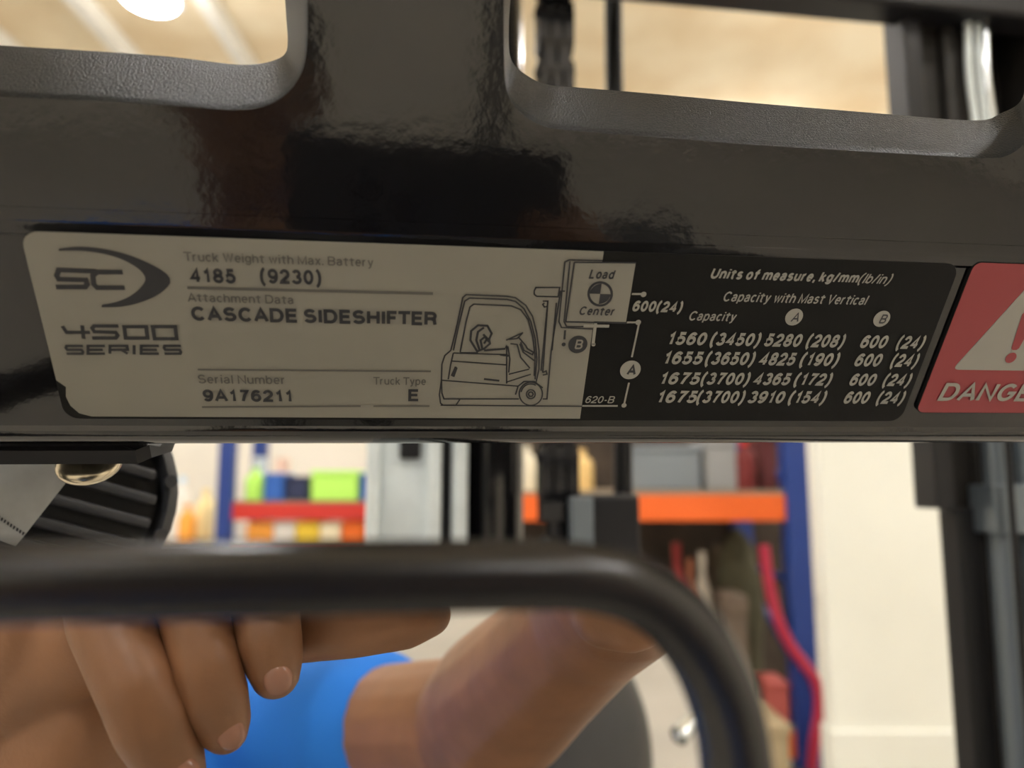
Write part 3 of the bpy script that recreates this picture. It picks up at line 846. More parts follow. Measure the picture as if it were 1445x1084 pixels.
# left arm and hand
EL2 = V(-330, 1380, .50)
WR2 = V(-150, 1080, .285)
capsules(bm_p, [(SL, .055), (SL.lerp(EL2, .5), .047), (EL2, .042), (EL2.lerp(WR2, .35), .042), (WR2, .029)])
capsules(bm_p, [(WR2, .028), (V(-70, 1010, .262), .027), (V(0, 955, .250), .024), (V(55, 880, .242), .020)])
capsules(bm_p, [(WR2, .026), (V(-30, 1090, .262), .026), (V(80, 1085, .250), .024), (V(125, 1010, .245), .016)])
capsules(bm_p, [(V(40, 960, .245), .018), (V(120, 900, .238), .016), (V(250, 830, .232), .015), (V(360, 800, .226), .013)])
fingers = [
    [((362, 770), .222, .0094), ((372, 850), .211, .0094), ((380, 905), .206, .0088), ((385, 932), .2055, .0080), ((388, 953), .206, .0067)],
    [((255, 780), .218, .0094), ((270, 860), .2045, .0091), ((290, 945), .1985, .0087), ((300, 985), .198, .0089), ((311, 1018), .199, .0076), ((317, 1034), .200, .0060)],
    [((130, 790), .216, .0104), ((152, 880), .200, .0103), ((192, 975), .1925, .0097), ((214, 1022), .192, .0100), ((236, 1068), .194, .0087), ((250, 1100), .196, .0070)],
    [((380, 892), .235, .0110), ((420, 886), .224, .0104), ((500, 882), .2185, .0095), ((570, 874), .2185, .0088), ((606, 868), .219, .0066)],
]
finger_me = []
for fch in fingers:
    fb = Blob(); capsules(fb, [(V(p[0], p[1], d), r) for p, d, r in fch])
    fo = remeshed('finger', fb, .0011, None, None, 4)
    finger_me.append(fo.data); bpy.data.objects.remove(fo)
# torso, neck, head, legs
def ell(bm, c, sx, sy, sz): bm.add(c, (sx, sy, sz))
ell(bm_p, chest + Vector((0, 0, .02)), .165, .10, .17)
ell(bm_p, chest.lerp(hip, .5), .145, .095, .20)
ell(bm_p, hip, .16, .105, .13)
capsules(bm_p, [(SR + Vector((-.03, 0, 0)), .055), (chest + Vector((0, 0, .15)), .06), (SL + Vector((.03, 0, 0)), .055)])
neck = (SR + SL) / 2 + Vector((0, .0, .07))
head = neck + Vector((0, .02, .15))
capsules(bm_p, [(chest + Vector((0, 0, .15)), .06), (neck, .052), (head + Vector((0, 0, -.06)), .052)])
ell(bm_p, head + Vector((0, -.005, .025)), .074, .094, .10)
ell(bm_p, head + Vector((0, .02, -.05)), .056, .066, .062)
capsules(bm_p, [(head + Vector((0, .092, .02)), .009), (head + Vector((0, .104, -.012)), .014)])
capsules(bm_p, [(head + Vector((-.022, .078, -.05)), .008), (head + Vector((.022, .078, -.05)), .008)])
for s in (-1, 1):
    ell(bm_p, head + Vector((s * .077, 0, .005)), .009, .018, .032)
    hp = hip + Vector((s * .09, 0, -.06)); kn = hip + Vector((s * .10, .02, -.47)); an = Vector((hip.x + s * .11, hip.y, .09))
    capsules(bm_p, [(hp, .085), (kn, .058), (kn.lerp(an, .35), .055), (an, .038)])
    capsules(bm_p, [(an + Vector((0, 0, -.03)), .04), (an + Vector((0, .13, -.05)), .032)])
person = remeshed('person', bm_p, .0019, M_SKIN, None, 3)
bb = bmesh.new(); bb.from_mesh(person.data)
for fm in finger_me:
    bb.from_mesh(fm)
bb.to_mesh(person.data); bb.free()
person.data.shade_smooth()
tag(person, 'person in a blue t-shirt reflected in the mirror, holding the phone', 'person')
# nails
def nail(px, py, d, dx, dy, L, W_, name='fingernail'):
    c = V(px, py, d)
    ax = (V(px + dx, py + dy, d) - c).normalized()
    vw = (V(px, py, d - .01) - c).normalized()
    vw = (vw - ax * vw.dot(ax)).normalized()
    sd = ax.cross(vw)
    rot = Matrix((ax, sd, vw)).transposed()
    b = bmesh.new(); sph(b, c, 1, 16, 10, (L, W_, .0022), rot)
    return build(name, b, M_NAIL, person, 180)
nail(392, 962, .1995, 3, 20, .0043, .0037)
nail(324, 1038, .1945, 9, 18, .0043, .0036)
nail(258, 1098, .1890, 9, 18, .0046, .0040)
# shirt
b = Blob()
SE = SR.lerp(EL, .60)
capsules(b, [(SR + Vector((-.04, 0, .0)), .068), (SR, .066), (SR.lerp(EL, .25), .060), (SE, .0555)])
capsules(b, [(SL + Vector((.04, 0, .0)), .068), (SL, .066), (SL.lerp(EL2, .25), .062), (SL.lerp(EL2, .48), .058)])
ell(b, chest + Vector((0, 0, .02)), .180, .115, .18)
ell(b, chest.lerp(hip, .5), .162, .110, .22)
ell(b, hip + Vector((0, 0, .03)), .175, .118, .11)
capsules(b, [(SR + Vector((-.05, 0, 0)), .066), (chest + Vector((0, 0, .14)), .068), (SL + Vector((.05, 0, 0)), .066)])
sh = remeshed('tshirt', b, .005, M_SHIRT, person, 6)
nor = [v.normal.copy() for v in sh.data.vertices]
for v, nv in zip(sh.data.vertices, nor):            # soft folds across the cloth
    n_ = noise.noise(Vector((v.co.x * 26 + v.co.z * 10, v.co.y * 9, v.co.z * 9)))
    v.co += nv * n_ * .0045
sh['label'] = 'bright blue short-sleeved t-shirt'
b = Blob()
for s in (-1, 1):
    hp = hip + Vector((s * .09, 0, -.04)); kn = hip + Vector((s * .10, .02, -.47)); an = Vector((hip.x + s * .11, hip.y, .10))
    capsules(b, [(hp, .098), (kn, .07), (kn.lerp(an, .35), .066), (an, .055)])
ell(b, hip + Vector((0, 0, -.02)), .172, .116, .12)
remeshed('trousers', b, .008, M_TROUSER, person, 4)
for s in (-1, 1):
    b = Blob()
    an = Vector((hip.x + s * .11, hip.y, .05))
    capsules(b, [(an + Vector((0, -.03, 0)), .048), (an + Vector((0, .06, 0)), .047), (an + Vector((0, .15, -.008)), .040)])
    remeshed('shoe', b, .006, M_SHOE, person, 4)
b = bmesh.new()
sph(b, head + Vector((0, -.016, .04)), 1, 24, 16, (.082, .096, .098))
bmesh.ops.bisect_plane(b, geom=list(b.verts) + list(b.edges) + list(b.faces), plane_co=head + Vector((0, .045, .035)), plane_no=(0, .8, -.6), clear_outer=True)
build('hair', b, M_HAIR, person, 60)
for s in (-1, 1):
    b = bmesh.new(); sph(b, head + Vector((s * .030, .080, .022)), .0115); eo = build('eye', b, M_EYE, person, 180)
    b = bmesh.new(); sph(b, head + Vector((s * .030, .0885, .022)), .0052); build('pupil', b, M_HAIR, eo, 180)
# the phone in the hands
lens = C
PU = MA; PV = MB
ph_c = C + MD * -.0  # the lens looks out at the camera's own place
def php(x, y, z):                     # phone coordinates : z forward to the mirror
    return C + MA * x + MB * y + MD * z
phone = thing('smartphone', 'dark smartphone held up in front of the mirror', 'phone', Matrix(((MA.x, MB.x, MD.x, C.x), (MA.y, MB.y, MD.y, C.y), (MA.z, MB.z, MD.z, C.z), (0, 0, 0, 1))))
M_PHONE = mat('phone back glass', (0.03, 0.03, 0.035), 0.3)
M_LENS = mat('lens glass', (0.005, 0.005, 0.008), 0.05)
def slab3(name, pts, z0, z1, m, parent):
    return slab(name, pts, z0, z1, m, parent)
slab3('phone_body', rrect(-.060, -.034, .082, .034, .009), -.016, -.0082, M_PHONE, phone)
slab3('camera_bump', rrect(-.030, -.022, .014, .022, .008), -.0082, -.0062, M_PHONE, phone)
for x, y in ((0, 0), (-.019, .010), (-.019, -.010)):
    b = bmesh.new(); cyl(b, (x, y, -.0062), (x, y, -.0048), .0072, n=24); build('lens_ring', b, M_LENS, phone, 40)

# ---------------------------------------------------------------- seat behind the person
def VM(px, py, d): return V(px, py, d)
sc_top = V(775, 880, .95)
swid = (V(950, 1040, .95) - V(600, 1040, .95)).length / 2
seat = thing('driver_seat', 'dark grey padded seat back reflected behind the bent arm', 'seat', at(Vector((V(775, 1040, .95).x, V(775, 1040, .95).y, 0))))
so = seat.location
b = bmesh.new()
zt = sc_top.z
sph(b, Vector((0, 0, zt - .20)), 1, 28, 20, (swid, .075, .20))
bx(b, -swid * .85, swid * .85, -.06, .06, zt - .62, zt - .22, .05, 4)
remeshed('backrest', b, .008, M_SEAT, seat, 8)
b = bmesh.new(); bx(b, -.22, .22, -.03, .42, zt - .72, zt - .58, .05, 4); build('seat_cushion', b, M_SEAT, seat, 50)
HZ = .62
b = bmesh.new(); bx(b, -.18, .18, -.30, .30, HZ, zt - .72, .02, 2); build('pedestal', b, M_BLACKMETAL, seat)
hood = thing('added_truck_hood', 'unseen dark truck hood under the driver seat, added to darken the beam reflection', 'hood', at(Vector((so.x, so.y, 0))))  # unseen hood added so the lower panel reflects something dark
b = bmesh.new(); bx(b, -.85, .55, -1.15, -.12, .08, HZ, .06, 4); build('hood_cover', b, M_SEAT, hood, 50)
b = bmesh.new(); bx(b, -.80, .50, -1.10, -.15, 0, .08, .01, 2); build('floor_plate', b, M_BLACKMETAL, hood)
kp = V(958, 1040, .93)
b = bmesh.new(); sph(b, kp - so, .008); cyl(b, kp - so, Vector((kp.x + .10, kp.y - .02, kp.z + .03)) - so, .012, n=12); 
build('belt_guide', b, M_CHROME, seat, 50)

# ---------------------------------------------------------------- lamp and bracket under the beam
br = thing('mounting_bracket', 'flat black bracket with a domed bolt under the left of the beam', 'bracket', BM_.copy())
def under(px, py, z): return bl(px, py, z)
b = bmesh.new()
p0, p1 = under(8, 645, -.002), under(208, 645, -.002)
pt = under(206, 636, -.002).y; pb = under(100, 655, -.002).y
zb = -.002
tip = under(242, 633, -.022); tipb = under(242, 637, -.022)
vs_t = [(p0.x - .05, pt, zb), (p1.x - .003, pt, zb), (p1.x, pt, zb - .003), (tip.x, tip.y, -.022), (tip.x, tip.y + .002, -.045), (p0.x - .05, pt + .004, -.045)]
vs_b = [(p0.x - .05, pb, zb), (p1.x - .003, pb, zb), (p1.x, pb, zb - .003), (tip.x, tipb.y, -.022), (tip.x, tipb.y + .002, -.045), (p0.x - .05, pb + .004, -.045)]
A = [b.verts.new(v) for v in vs_t]; B = [b.verts.new(v) for v in vs_b]
b.faces.new(A); b.faces.new(B[::-1])
for i in range(6):
    b.faces.new((A[i], A[(i + 1) % 6], B[(i + 1) % 6], B[i]))
build('plate', b, M_BLACKMETAL, br)
b = bmesh.new(); q0, q1 = under(0, 627, -.004), under(206, 640, -.004); bx(b, p0.x - .05, q1.x, q1.y, q0.y + .004, -.03, -.004, .0015, 2); build('clamp_block', b, M_BLACKMETAL, br)
bc = under(126, 655, -.020); br_ = (under(172, 655, -.02).x - under(80, 655, -.02).x) / 2
b = bmesh.new(); sph(b, bc, 1, 24, 14, (br_, .0045, br_)); build('bolt_head', b, M_BOLT, br, 180)

DL = .30
lc = P(60, 700, DL)
LN = (C - lc).normalized()
LX = Vector((0, 0, 1)).cross(LN).normalized()
ang = math.radians(-17)
LXr = LX * math.cos(ang) + LN.cross(LX) * math.sin(ang)
LYr = LN.cross(LXr)
LM = Matrix(((LXr.x, LYr.x, LN.x, lc.x), (LXr.y, LYr.y, LN.y, lc.y), (LXr.z, LYr.z, LN.z, lc.z), (0, 0, 0, 1)))
wl = thing('work_light', 'round black finned work light hanging under the left end of the beam', 'work light', LM)
rad = 180 * DL / F
b = bmesh.new()
rings = []
for rr_, zz in ((.75, -.055), (.97, -.05), (1.0, -.03), (1.0, -.004), (.97, .004), (.90, .0065), (.86, .004), (.84, -.004), (.0, -.006)):
    rings.append((rr_ * rad, zz))
NS = 40
rv = [[b.verts.new((r_ * math.cos(2 * math.pi * i / NS), r_ * math.sin(2 * math.pi * i / NS), z_)) for i in range(NS)] if r_ > 0 else None for r_, z_ in rings]
for A, B in zip(rv, rv[1:]):
    if B is None:
        b.faces.new(A)
        continue
    for i in range(NS):
        b.faces.new((A[i], A[(i + 1) % NS], B[(i + 1) % NS], B[i]))
b.faces.new(rv[0])
wlh = build('housing', b, M_CASTING, wl, 45)
for i in range(-4, 5):
    y = i * rad * .19
    hw = math.sqrt(max(0.0, (rad * .80) ** 2 - y * y))
    b = bmesh.new(); bx(b, -hw, hw, y - .0021, y + .0021, -.008, .009, .0012, 2); build('cooling_fin', b, M_CASTING, wlh, 45)
for i in range(5):
    a = math.radians(-60 + i * 28)
    b = bmesh.new(); cyl(b, (math.cos(a) * rad * .91, math.sin(a) * rad * .91, .002), (math.cos(a) * rad * .91, math.sin(a) * rad * .91, .009), .0026, n=10); build('screw', b, M_CASTING, wlh, 40)
# dusty grey tag plate in front of it
tg = thing('dusty_tag', 'dusty grey tag with faint print hanging at the left under the bracket', 'tag')
tp = [P(x, y, .262) for x, y in ((-60, 655), (78, 655), (98, 675), (22, 772), (-60, 740))]
nrm = (C - tp[2]).normalized()
b = bmesh.new()
A = [b.verts.new(p) for p in tp]; B = [b.verts.new(p - nrm * .004) for p in tp]
b.faces.new(A); b.faces.new(B[::-1])
for i in range(5):
    b.faces.new((A[i], A[(i + 1) % 5], B[(i + 1) % 5], B[i]))
build('plate', b, M_DUSTY, tg)
b = bmesh.new()
for i in range(9):
    x = -2 + i * 4.3
    y = 727 + i * 2.9
    q4 = [P(x, y, .2612), P(x + 2.6, y + 1.7, .2612), P(x + 1.0 - (i % 3) * .6, y + 6, .2612), P(x - 1.6, y + 4.4, .2612)]
    b.faces.new([b.verts.new(p) for p in q4])
build('faint_print', b, M_INK, tg)

# ---------------------------------------------------------------- mast
MY = .75
YAW = math.atan2(BU.y, BU.x)
MUX = Vector((math.cos(YAW), math.sin(YAW), 0))
MUY = Vector((-math.sin(YAW), math.cos(YAW), 0))
M0 = WY(785, 683, MY); M0.z = 0
def mrot(): return Matrix.Rotation(YAW, 4, 'Z')
def mx(px, off=0.0):                  # local x on the mast plane for a pixel column at eye level
    r = ray(px, 683)
    o = C - M0
    # solve o + r t = x MUX + off MUY
    t = (off - o.dot(MUY)) / r.dot(MUY)
    return (o + r * t).dot(MUX)
def mz(px, py, off=0.0):
    r = ray(px, py)
    o = C - M0
    t = (off - o.dot(MUY)) / r.dot(MUY)
    return CAMZ + r.z * t
MT = at(M0) @ mrot()
mast = thing('forklift_mast', 'forklift mast with bright steel rail, black uprights and cross bar', 'mast', MT)
x0, x1 = mx(517), mx(622)
b = bmesh.new()
bx(b, x0, x1, 0, .012, .05, 3.0)
bx(b, x0, x0 + .013, -.012, .06, .05, 3.0, .003)
bx(b, x1 - .013, x1, -.012, .06, .05, 3.0, .003)
build('bright_rail', b, M_STEEL, mast, 40)
b = bmesh.new(); bx(b, x0 + .03, x0 + .05, -.008, 0.001, mz(560, 648), mz(560, 600), .003); build('rail_stop', b, M_BLACKMETAL, mast)
b = bmesh.new(); bx(b, x1 + .001, mx(640, .01), .01, .09, .05, 3.0, .002); build('dark_rail', b, M_BLACKMETAL, mast)
b = bmesh.new(); cyl(b, (mx(649), 0.005, .05), (mx(649), .005, 2.6), (mx(660) - mx(637)) / 2, n=24); build('pale_rod', b, M_STEEL, mast, 60)  # pale strip left of the lift cylinder, made as a separate rod
b = bmesh.new(); rc = (mx(738, .06) - mx(655, .06)) / 2; cyl(b, (mx(697, .06), .06, .05), (mx(697, .06), .06, 2.4), rc, n=36); build('lift_cylinder', b, M_PAINT, mast, 60)
# right uprights
b = bmesh.new()
xr0 = mx(1322, .03)
bx(b, xr0, xr0 + .016, -.03, .03, .05, 3.2, .003)
bx(b, xr0, xr0 + .12, .015, .03, .05, 3.2)
bx(b, xr0 + .104, xr0 + .12, -.03, .03, .05, 3.2)
build('upright', b, M_GREASE, mast, 40)
b = bmesh.new()
xi = mx(1288, -.005)
bx(b, xi, xi + .020, -.04, -.005, mz(1300, 718, -.03), 3.2, .002)
build('inner_rail', b, M_BLACKMETAL, mast)
b = bmesh.new(); bx(b, mx(1322, .0), mx(1392, -.03), -.028, .0, .05, mz(1340, 716, -.03), .003); build('lower_channel', b, M_RUBBER, mast)
b = bmesh.new(); bx(b, xi + .018, mx(1418, -.02), -.020, -.008, mz(1340, 716, -.03), 3.2, .002); build('roller_web', b, M_GREASE, mast)
b = bmesh.new(); zc_ = mz(1340, 20, -.05); bx(b, mx(740), mx(1600), -.06, -.02, zc_, zc_ + .12, .004); build('cross_bar', b, M_BLACKMETAL, mast)
b = bmesh.new(); bx(b, mx(806), mx(890), -.03, .03, mz(850, 800), mz(850, 697), .004); build('anchor_block', b, M_BLACKMETAL, mast)
b = bmesh.new(); bx(b, mx(800, -.03), mx(832, -.03), -.045, -.032, mz(810, 800), mz(810, 700), .002); build('anchor_plate', b, M_TUBE, mast)
b = bmesh.new(); bx(b, x0 - .01, mx(1480), .10, .13, .12, .30, .004); build('base_tie', b, M_BLACKMETAL, mast)

# chain
chain = thing('leaf_chain', 'oiled black leaf chain hanging behind the beam', 'chain', MT @ at(Vector((mx(787), 0, 0))))
PITCHC = .0330
wch = (mx(816) - mx(760)) / 2
def linkmesh(nplates, wid):
    b = bmesh.new()
    for k in range(nplates):
        xx = -wid + (2 * wid) * (k + .5) / nplates
        th = wid / nplates * .78
        outl = []
        rl = .0145
        for i in range(13):
            a = math.radians(180 * i / 12); outl.append((math.cos(a) * rl, PITCHC / 2 + math.sin(a) * rl))
        for i in range(13):
            a = math.radians(180 + 180 * i / 12); outl.append((math.cos(a) * rl, -PITCHC / 2 + math.sin(a) * rl))
        outl = [(y * (0.80 if abs(z) < PITCHC * .3 else 1), z) for y, z in outl]
        A = [b.verts.new((xx - th, y, z)) for y, z in outl]; B = [b.verts.new((xx + th, y, z)) for y, z in outl]
        b.faces.new(A); b.faces.new(B[::-1])
        for i in range(len(A)):
            b.faces.new((A[i], A[(i + 1) % len(A)], B[(i + 1) % len(A)], B[i]))
    cyl(b, (-wid * 1.06, 0, PITCHC / 2), (wid * 1.06, 0, PITCHC / 2), .0055, n=12)
    return b
lk = [None, None]
ztop = mz(787, -40)
zend = mz(787, 690)
i = 0
z = ztop
while z > zend:
    s = i % 2
    if lk[s] is None:
        o = build('link', linkmesh(3 if s == 0 else 2, wch * (1.0 if s == 0 else .80)), M_CHAIN, chain, 30); lk[s] = o.data
    else:
        o = link('link', lk[s], None, chain)
    o.location = (0, 0, z)
    z -= PITCHC
    i += 1
b = bmesh.new(); cyl(b, (0, 0, zend - .10), (0, 0, zend + .02), .012, n=16); cyl(b, (0, 0, zend - .03), (0, 0, zend - .012), .021, n=6); cyl(b, (0, 0, zend - .075), (0, 0, zend - .055), .021, n=6); sph(b, (-.012, -.01, zend - .052), .009)
build('anchor_bolt', b, M_CHAIN, chain, 40)
# hoses
def hose(label, px, rpx, off, m, z0, z1, name='hydraulic_hose', clamps=()):
    r_ = (mx(px + rpx, off) - mx(px - rpx, off)) / 2
    t = thing(name, label, 'hose', MT @ at(Vector((mx(px, off), off, 0))), 'hoses on the mast')
    b = bmesh.new()
    n_ = 24
    sweep(b, [Vector((.0015 * math.sin(i * .6), 0, z0 + (z1 - z0) * i / n_)) for i in range(n_ + 1)], r_, 16)
    build('tube', b, m, t, 60)
    for zc in clamps:
        b = bmesh.new(); bx(b, -r_ * 1.5, r_ * 1.5, -r_ * 1.3, r_ * 1.3, zc[0], zc[1], .002); build('clamp', b, m, t)
    return t
hose('black hydraulic hose beside the leaf chain', 879, 13, .05, M_RUBBER, mz(870, 700, .05), 3.0)
hose('blue-grey pipe with a clamp beside the right upright', 1408, 17, -.04, M_TUBE, .1, mz(1408, 500, -.04), clamps=[(mz(1408, 752, -.04), mz(1408, 684, -.04))])
hose('blue-grey pipe cut off by the right picture edge', 1446, 15, -.04, M_TUBE, .1, mz(1408, 500, -.04), clamps=[(mz(1446, 752, -.04), mz(1446, 684, -.04))])
hose('thin black cable running down beside the pipes', 1424, 4, -.065, M_RUBBER, .1, mz(1408, 560, -.065), name='cable')
for px, rp, lab_, mm in ((1417, 5, 'dull steel pipe left of the pair behind the right cut-out', M_STEEL), (1432, 4, 'thin steel pipe in the middle behind the right cut-out', M_STEEL), (1443, 5, 'bright steel pipe behind the corner of the right cut-out', M_CHROME)):
    hose(lab_, px, rp, -.038, mm, mz(1408, 420, -.038), mz(1400, 5, -.05), name='steel_pipe')

# ---------------------------------------------------------------- column
b = bmesh.new()
CYD = 3.2
cxa, cxb = WY(1158, 683, CYD), WY(1372, 683, CYD)
bx(b, cxa.x, cxb.x, CYD, CYD + .10, 0, 2.3, .01)
zl = WY(1200, 1030, CYD).z
col = build('column', b, M_COLUMN)
tag(col, 'cream painted square column between the rack and the mast', 'column')
b = bmesh.new(); bx(b, cxa.x - .012, cxb.x + .012, CYD - .02, CYD + .105, 0, zl, .008); build('base_casing', b, M_COLUMN, col)

# ---------------------------------------------------------------- racks and goods
def simple(name, label, cat, m, fn, smooth=None, group=None, loc=Vector()):
    b = bmesh.new(); fn(b)
    o = build(name, b, m, None, smooth)
    o.location = loc
    return tag(o, label, cat, group)
RY = 4.0
def rx(px, y=RY): return WY(px, 683, y).x
def rz(py, y=RY): return WY(CX, py, y).z
rack = thing('pallet_rack', 'blue and orange pallet rack beside the cream column', 'rack', at(Vector((rx(1000), RY, 0))))
ox = rx(1000)
zb1 = rz(698); zb0 = rz(735)
def rpart(name, m, *a, bev=.004):
    b = bmesh.new(); bx(b, *a, bev); return build(name, b, m, rack)
for y in (0, .95):
    rpart('beam', M_ORANGE, rx(662) - ox, rx(1122) - ox, y - .03, y + .03, zb0, zb1)
    rpart('beam', M_ORANGE, rx(662) - ox, rx(1122) - ox, y - .03, y + .03, zb0 - 1.15, zb1 - 1.15)
    rpart('upright', M_BLUE, rx(1104) - ox, rx(1136) - ox, y - .05, y + .05, 0, 2.6)
    rpart('upright', M_BLUE, rx(662) - ox, rx(694) - ox, y - .05, y + .05, 0, 2.6)
M_DECK = mat('rack deck board', (0.30, 0.24, 0.17), 0.8)
rpart('deck', M_DECK, rx(662) - ox, rx(1122) - ox, -.03, .98, zb1, zb1 + .02)
rpart('deck', M_DECK, rx(662) - ox, rx(1122) - ox, -.03, .98, zb1 - 1.15, zb1 - 1.13)
for i in range(5):
    b = bmesh.new(); z0_ = .2 + i * .45
    cyl(b, (rx(1120) - ox, 0, z0_), (rx(1120) - ox, .95, z0_ + (.4 if i % 2 else -.0)), .018, n=8); build('brace', b, M_BLUE, rack)
rpart('back_panel', mat('brown board', (0.075, 0.055, 0.04), 0.8, var=.4, vscale=6), rx(662) - ox, rx(1140, RY + 1.02) - ox, 1.0, 1.03, .1, 2.3)
dz = zb1 + .02
d2 = zb1 - 1.13
def crate(px0, px1, h, y, z0, m, label, cat='crate', name='storage_crate', depth=.35):
    xa, xb = rx(px0, y), rx(px1, y)
    t = thing(name, label, cat, at(Vector(((xa + xb) / 2, y, z0))))
    w = (xb - xa) / 2
    b = bmesh.new(); bx(b, -w * .96, w * .96, 0, depth, 0, h * .92, .012, 2); build('body', b, m, t)
    b = bmesh.new(); bx(b, -w, w, -.012, depth + .012, h * .86, h, .008, 2); build('lid', b, m, t)
    return t
def jug(px, rpx, h, y, z0, m, label, capm=None, cat='bottle', name='plastic_bottle'):
    x = rx(px, y); r_ = rx(px + rpx, y) - x
    t = thing(name, label, cat, at(Vector((x, y + r_, z0))))
    b = bmesh.new()
    prof_ = [(0.96, 0), (1, .04), (1, .62), (.9, .72), (.45, .82), (.32, .86), (.32, .93)]
    rv = [[b.verts.new((r_ * a * math.cos(2 * math.pi * i / 20), r_ * a * math.sin(2 * math.pi * i / 20), h * q_)) for i in range(20)] for a, q_ in prof_]
    b.faces.new(rv[0][::-1]); b.faces.new(rv[-1])
    for A, B in zip(rv, rv[1:]):
        for i in range(20):
            b.faces.new((A[i], A[(i + 1) % 20], B[(i + 1) % 20], B[i]))
    build('body', b, m, t, 50)
    b = bmesh.new(); cyl(b, (0, 0, h * .90), (0, 0, h), r_ * .38, n=14); build('cap', b, capm or m, t, 40)
    return t
def sack(px, rpx, h, y, z0, m, label):
    x = rx(px, y); r_ = rx(px + rpx, y) - x
    b = bmesh.new(); sph(b, Vector((0, 0, h * .5)), 1, 20, 14, (r_, r_ * .7, h * .52))
    for v in b.verts:
        v.co.z = max(0.0, v.co.z)
        v.co += Vector((noise.noise(v.co * 9), noise.noise(v.co * 9 + Vector((5, 0, 0))), 0)) * r_ * .18
    o = build('sack', b, m, None, 180); o.location = Vector((x, y + .25, z0))
    return tag(o, label, 'sack')
G = lambda n, c, r=.6: mat(n, c, r)
crate(888, 992, .24, RY + .1, dz, G('grey plastic', (0.20, 0.23, 0.26)), 'large blue-grey crate on the orange beam')
crate(995, 1042, .27, RY + .12, dz, G('pale grey plastic', (0.32, 0.33, 0.34)), 'narrow pale grey crate on the orange beam')
jug(1056, 16, .27, RY + .1, dz, G('dark red plastic', (0.20, 0.02, 0.02)), 'dark red bottle with bright cap by the blue rack upright', G('bright red cap', (0.85, 0.05, 0.03)))
crate(1075, 1098, .30, RY + .2, dz, G('maroon card', (0.14, 0.03, 0.03)), 'maroon box behind the blue rack upright', 'box', 'cardboard_box')
jug(822, 17, .22, RY + .1, dz, G('tan plastic', (0.80, 0.55, 0.22)), 'tan bottle added for a yellowish blurred blob behind the chain')  # bottle put in to stand for a yellowish out-of-focus blob
jug(744, 13, .24, RY + .1, dz, G('cream plastic', (0.85, 0.78, 0.60)), 'cream bottle added for a bright blurred disc beside the lift cylinder')  # bottle put in to stand for a bright out-of-focus disc
sack(1055, 36, .92, RY + .15, d2, G('olive sacking', (0.09, 0.085, 0.05), .9), 'tall olive sack under the orange beam')
sack(1022, 20, .80, RY + .55, d2, G('brown sacking', (0.10, 0.075, 0.05), .9), 'brown sack behind the olive sack on the rack')
jug(990, 13, .82, RY + .2, d2, G('buff plastic', (0.55, 0.50, 0.42)), 'tall cream bottle under the orange beam')
jug(955, 15, .86, RY + .3, d2, G('red plastic', (0.35, 0.03, 0.03)), 'tall red bottle left of the cream bottle')
crate(1018, 1048, .62, RY + .02, d2, G('grey brown card', (0.16, 0.12, 0.09)), 'grey-brown box left of the tall olive sack', 'box', 'cardboard_box', .25)
jug(972, 9, .80, RY + .05, d2, G('rust plastic', (0.30, 0.09, 0.04)), 'slim rust-coloured bottle between the red and cream bottles')
crate(905, 945, .70, RY + .35, d2, G('dark card', (0.05, 0.04, 0.035)), 'dark box under the left end of the orange beam', 'box', 'cardboard_box')
crate(1040, 1100, .33, RY - .55, .25, G('tan card', (0.42, 0.33, 0.20)), 'tan box at the foot of the blue upright', 'box', 'cardboard_box')
crate(1070, 1102, .20, RY - .0, d2, G('pale red plastic', (0.55, 0.12, 0.10)), 'small pale red box in front of the olive sack', 'box', 'plastic_box', .2)
b = bmesh.new(); bx(b, -.35, .35, 0, .5, 0, .25, .02); o = build('step_block', b, G('black plinth', (0.03, 0.03, 0.03))); o.location = (rx(1070, RY - .60), RY - .60, 0)
tag(o, 'black plinth standing in front of the rack', 'plinth')
b = bmesh.new()
hp_ = [(1078, 770), (1083, 810), (1090, 845), (1101, 882), (1118, 915), (1138, 942), (1152, 965), (1156, 1000), (1148, 1060), (1140, 1160)]
sweep(b, catmull([WY(x, y, RY - .12) for x, y in hp_], 5), .027, 12)
tag(build('red_hose', b, G('red hose', (0.45, 0.02, 0.06), .4), None, 60), 'red hose hanging down across the blue upright', 'hose')
b = bmesh.new(); bx(b, rx(996, 5.6), rx(1022, 5.6), 5.6, 5.7, 0, rz(738, 5.6), .004)
tag(build('blue_post', b, M_BLUE), 'blue post standing behind the rack goods', 'post')

# left, far rack
FY = 7.0
fx = lambda px: rx(px, FY)
fz = lambda py: rz(py, FY)
frack = thing('shelf_rack', 'far blue rack with a red beam, left below the beam', 'rack', at(Vector((fx(420), FY, 0))))
ofx = fx(420)
M_REDBEAM = mat('red beam', (0.62, 0.03, 0.02), 0.5)
def fpart(name, m, *a):
    b = bmesh.new(); bx(b, *a, .004); return build(name, b, m, frack)
for y in (0, .9):
    fpart('upright', M_BLUE, fx(309) - ofx, fx(331) - ofx, y - .05, y + .05, 0, 2.9)
    fpart('upright', M_BLUE, fx(640) - ofx, fx(662) - ofx, y - .05, y + .05, 0, 2.9)
    fpart('beam', M_REDBEAM, fx(320) - ofx, fx(650) - ofx, y - .03, y + .03, fz(734), fz(710))
    fpart('beam', M_REDBEAM, fx(320) - ofx, fx(650) - ofx, y - .03, y + .03, fz(800), fz(776))
fpart('deck', M_DECK, fx(320) - ofx, fx(650) - ofx, -.03, .93, fz(710), fz(710) + .02)
fpart('deck', M_DECK, fx(320) - ofx, fx(650) - ofx, -.03, .93, fz(776), fz(776) + .02)
s1, s2 = fz(710) + .02, fz(776) + .02
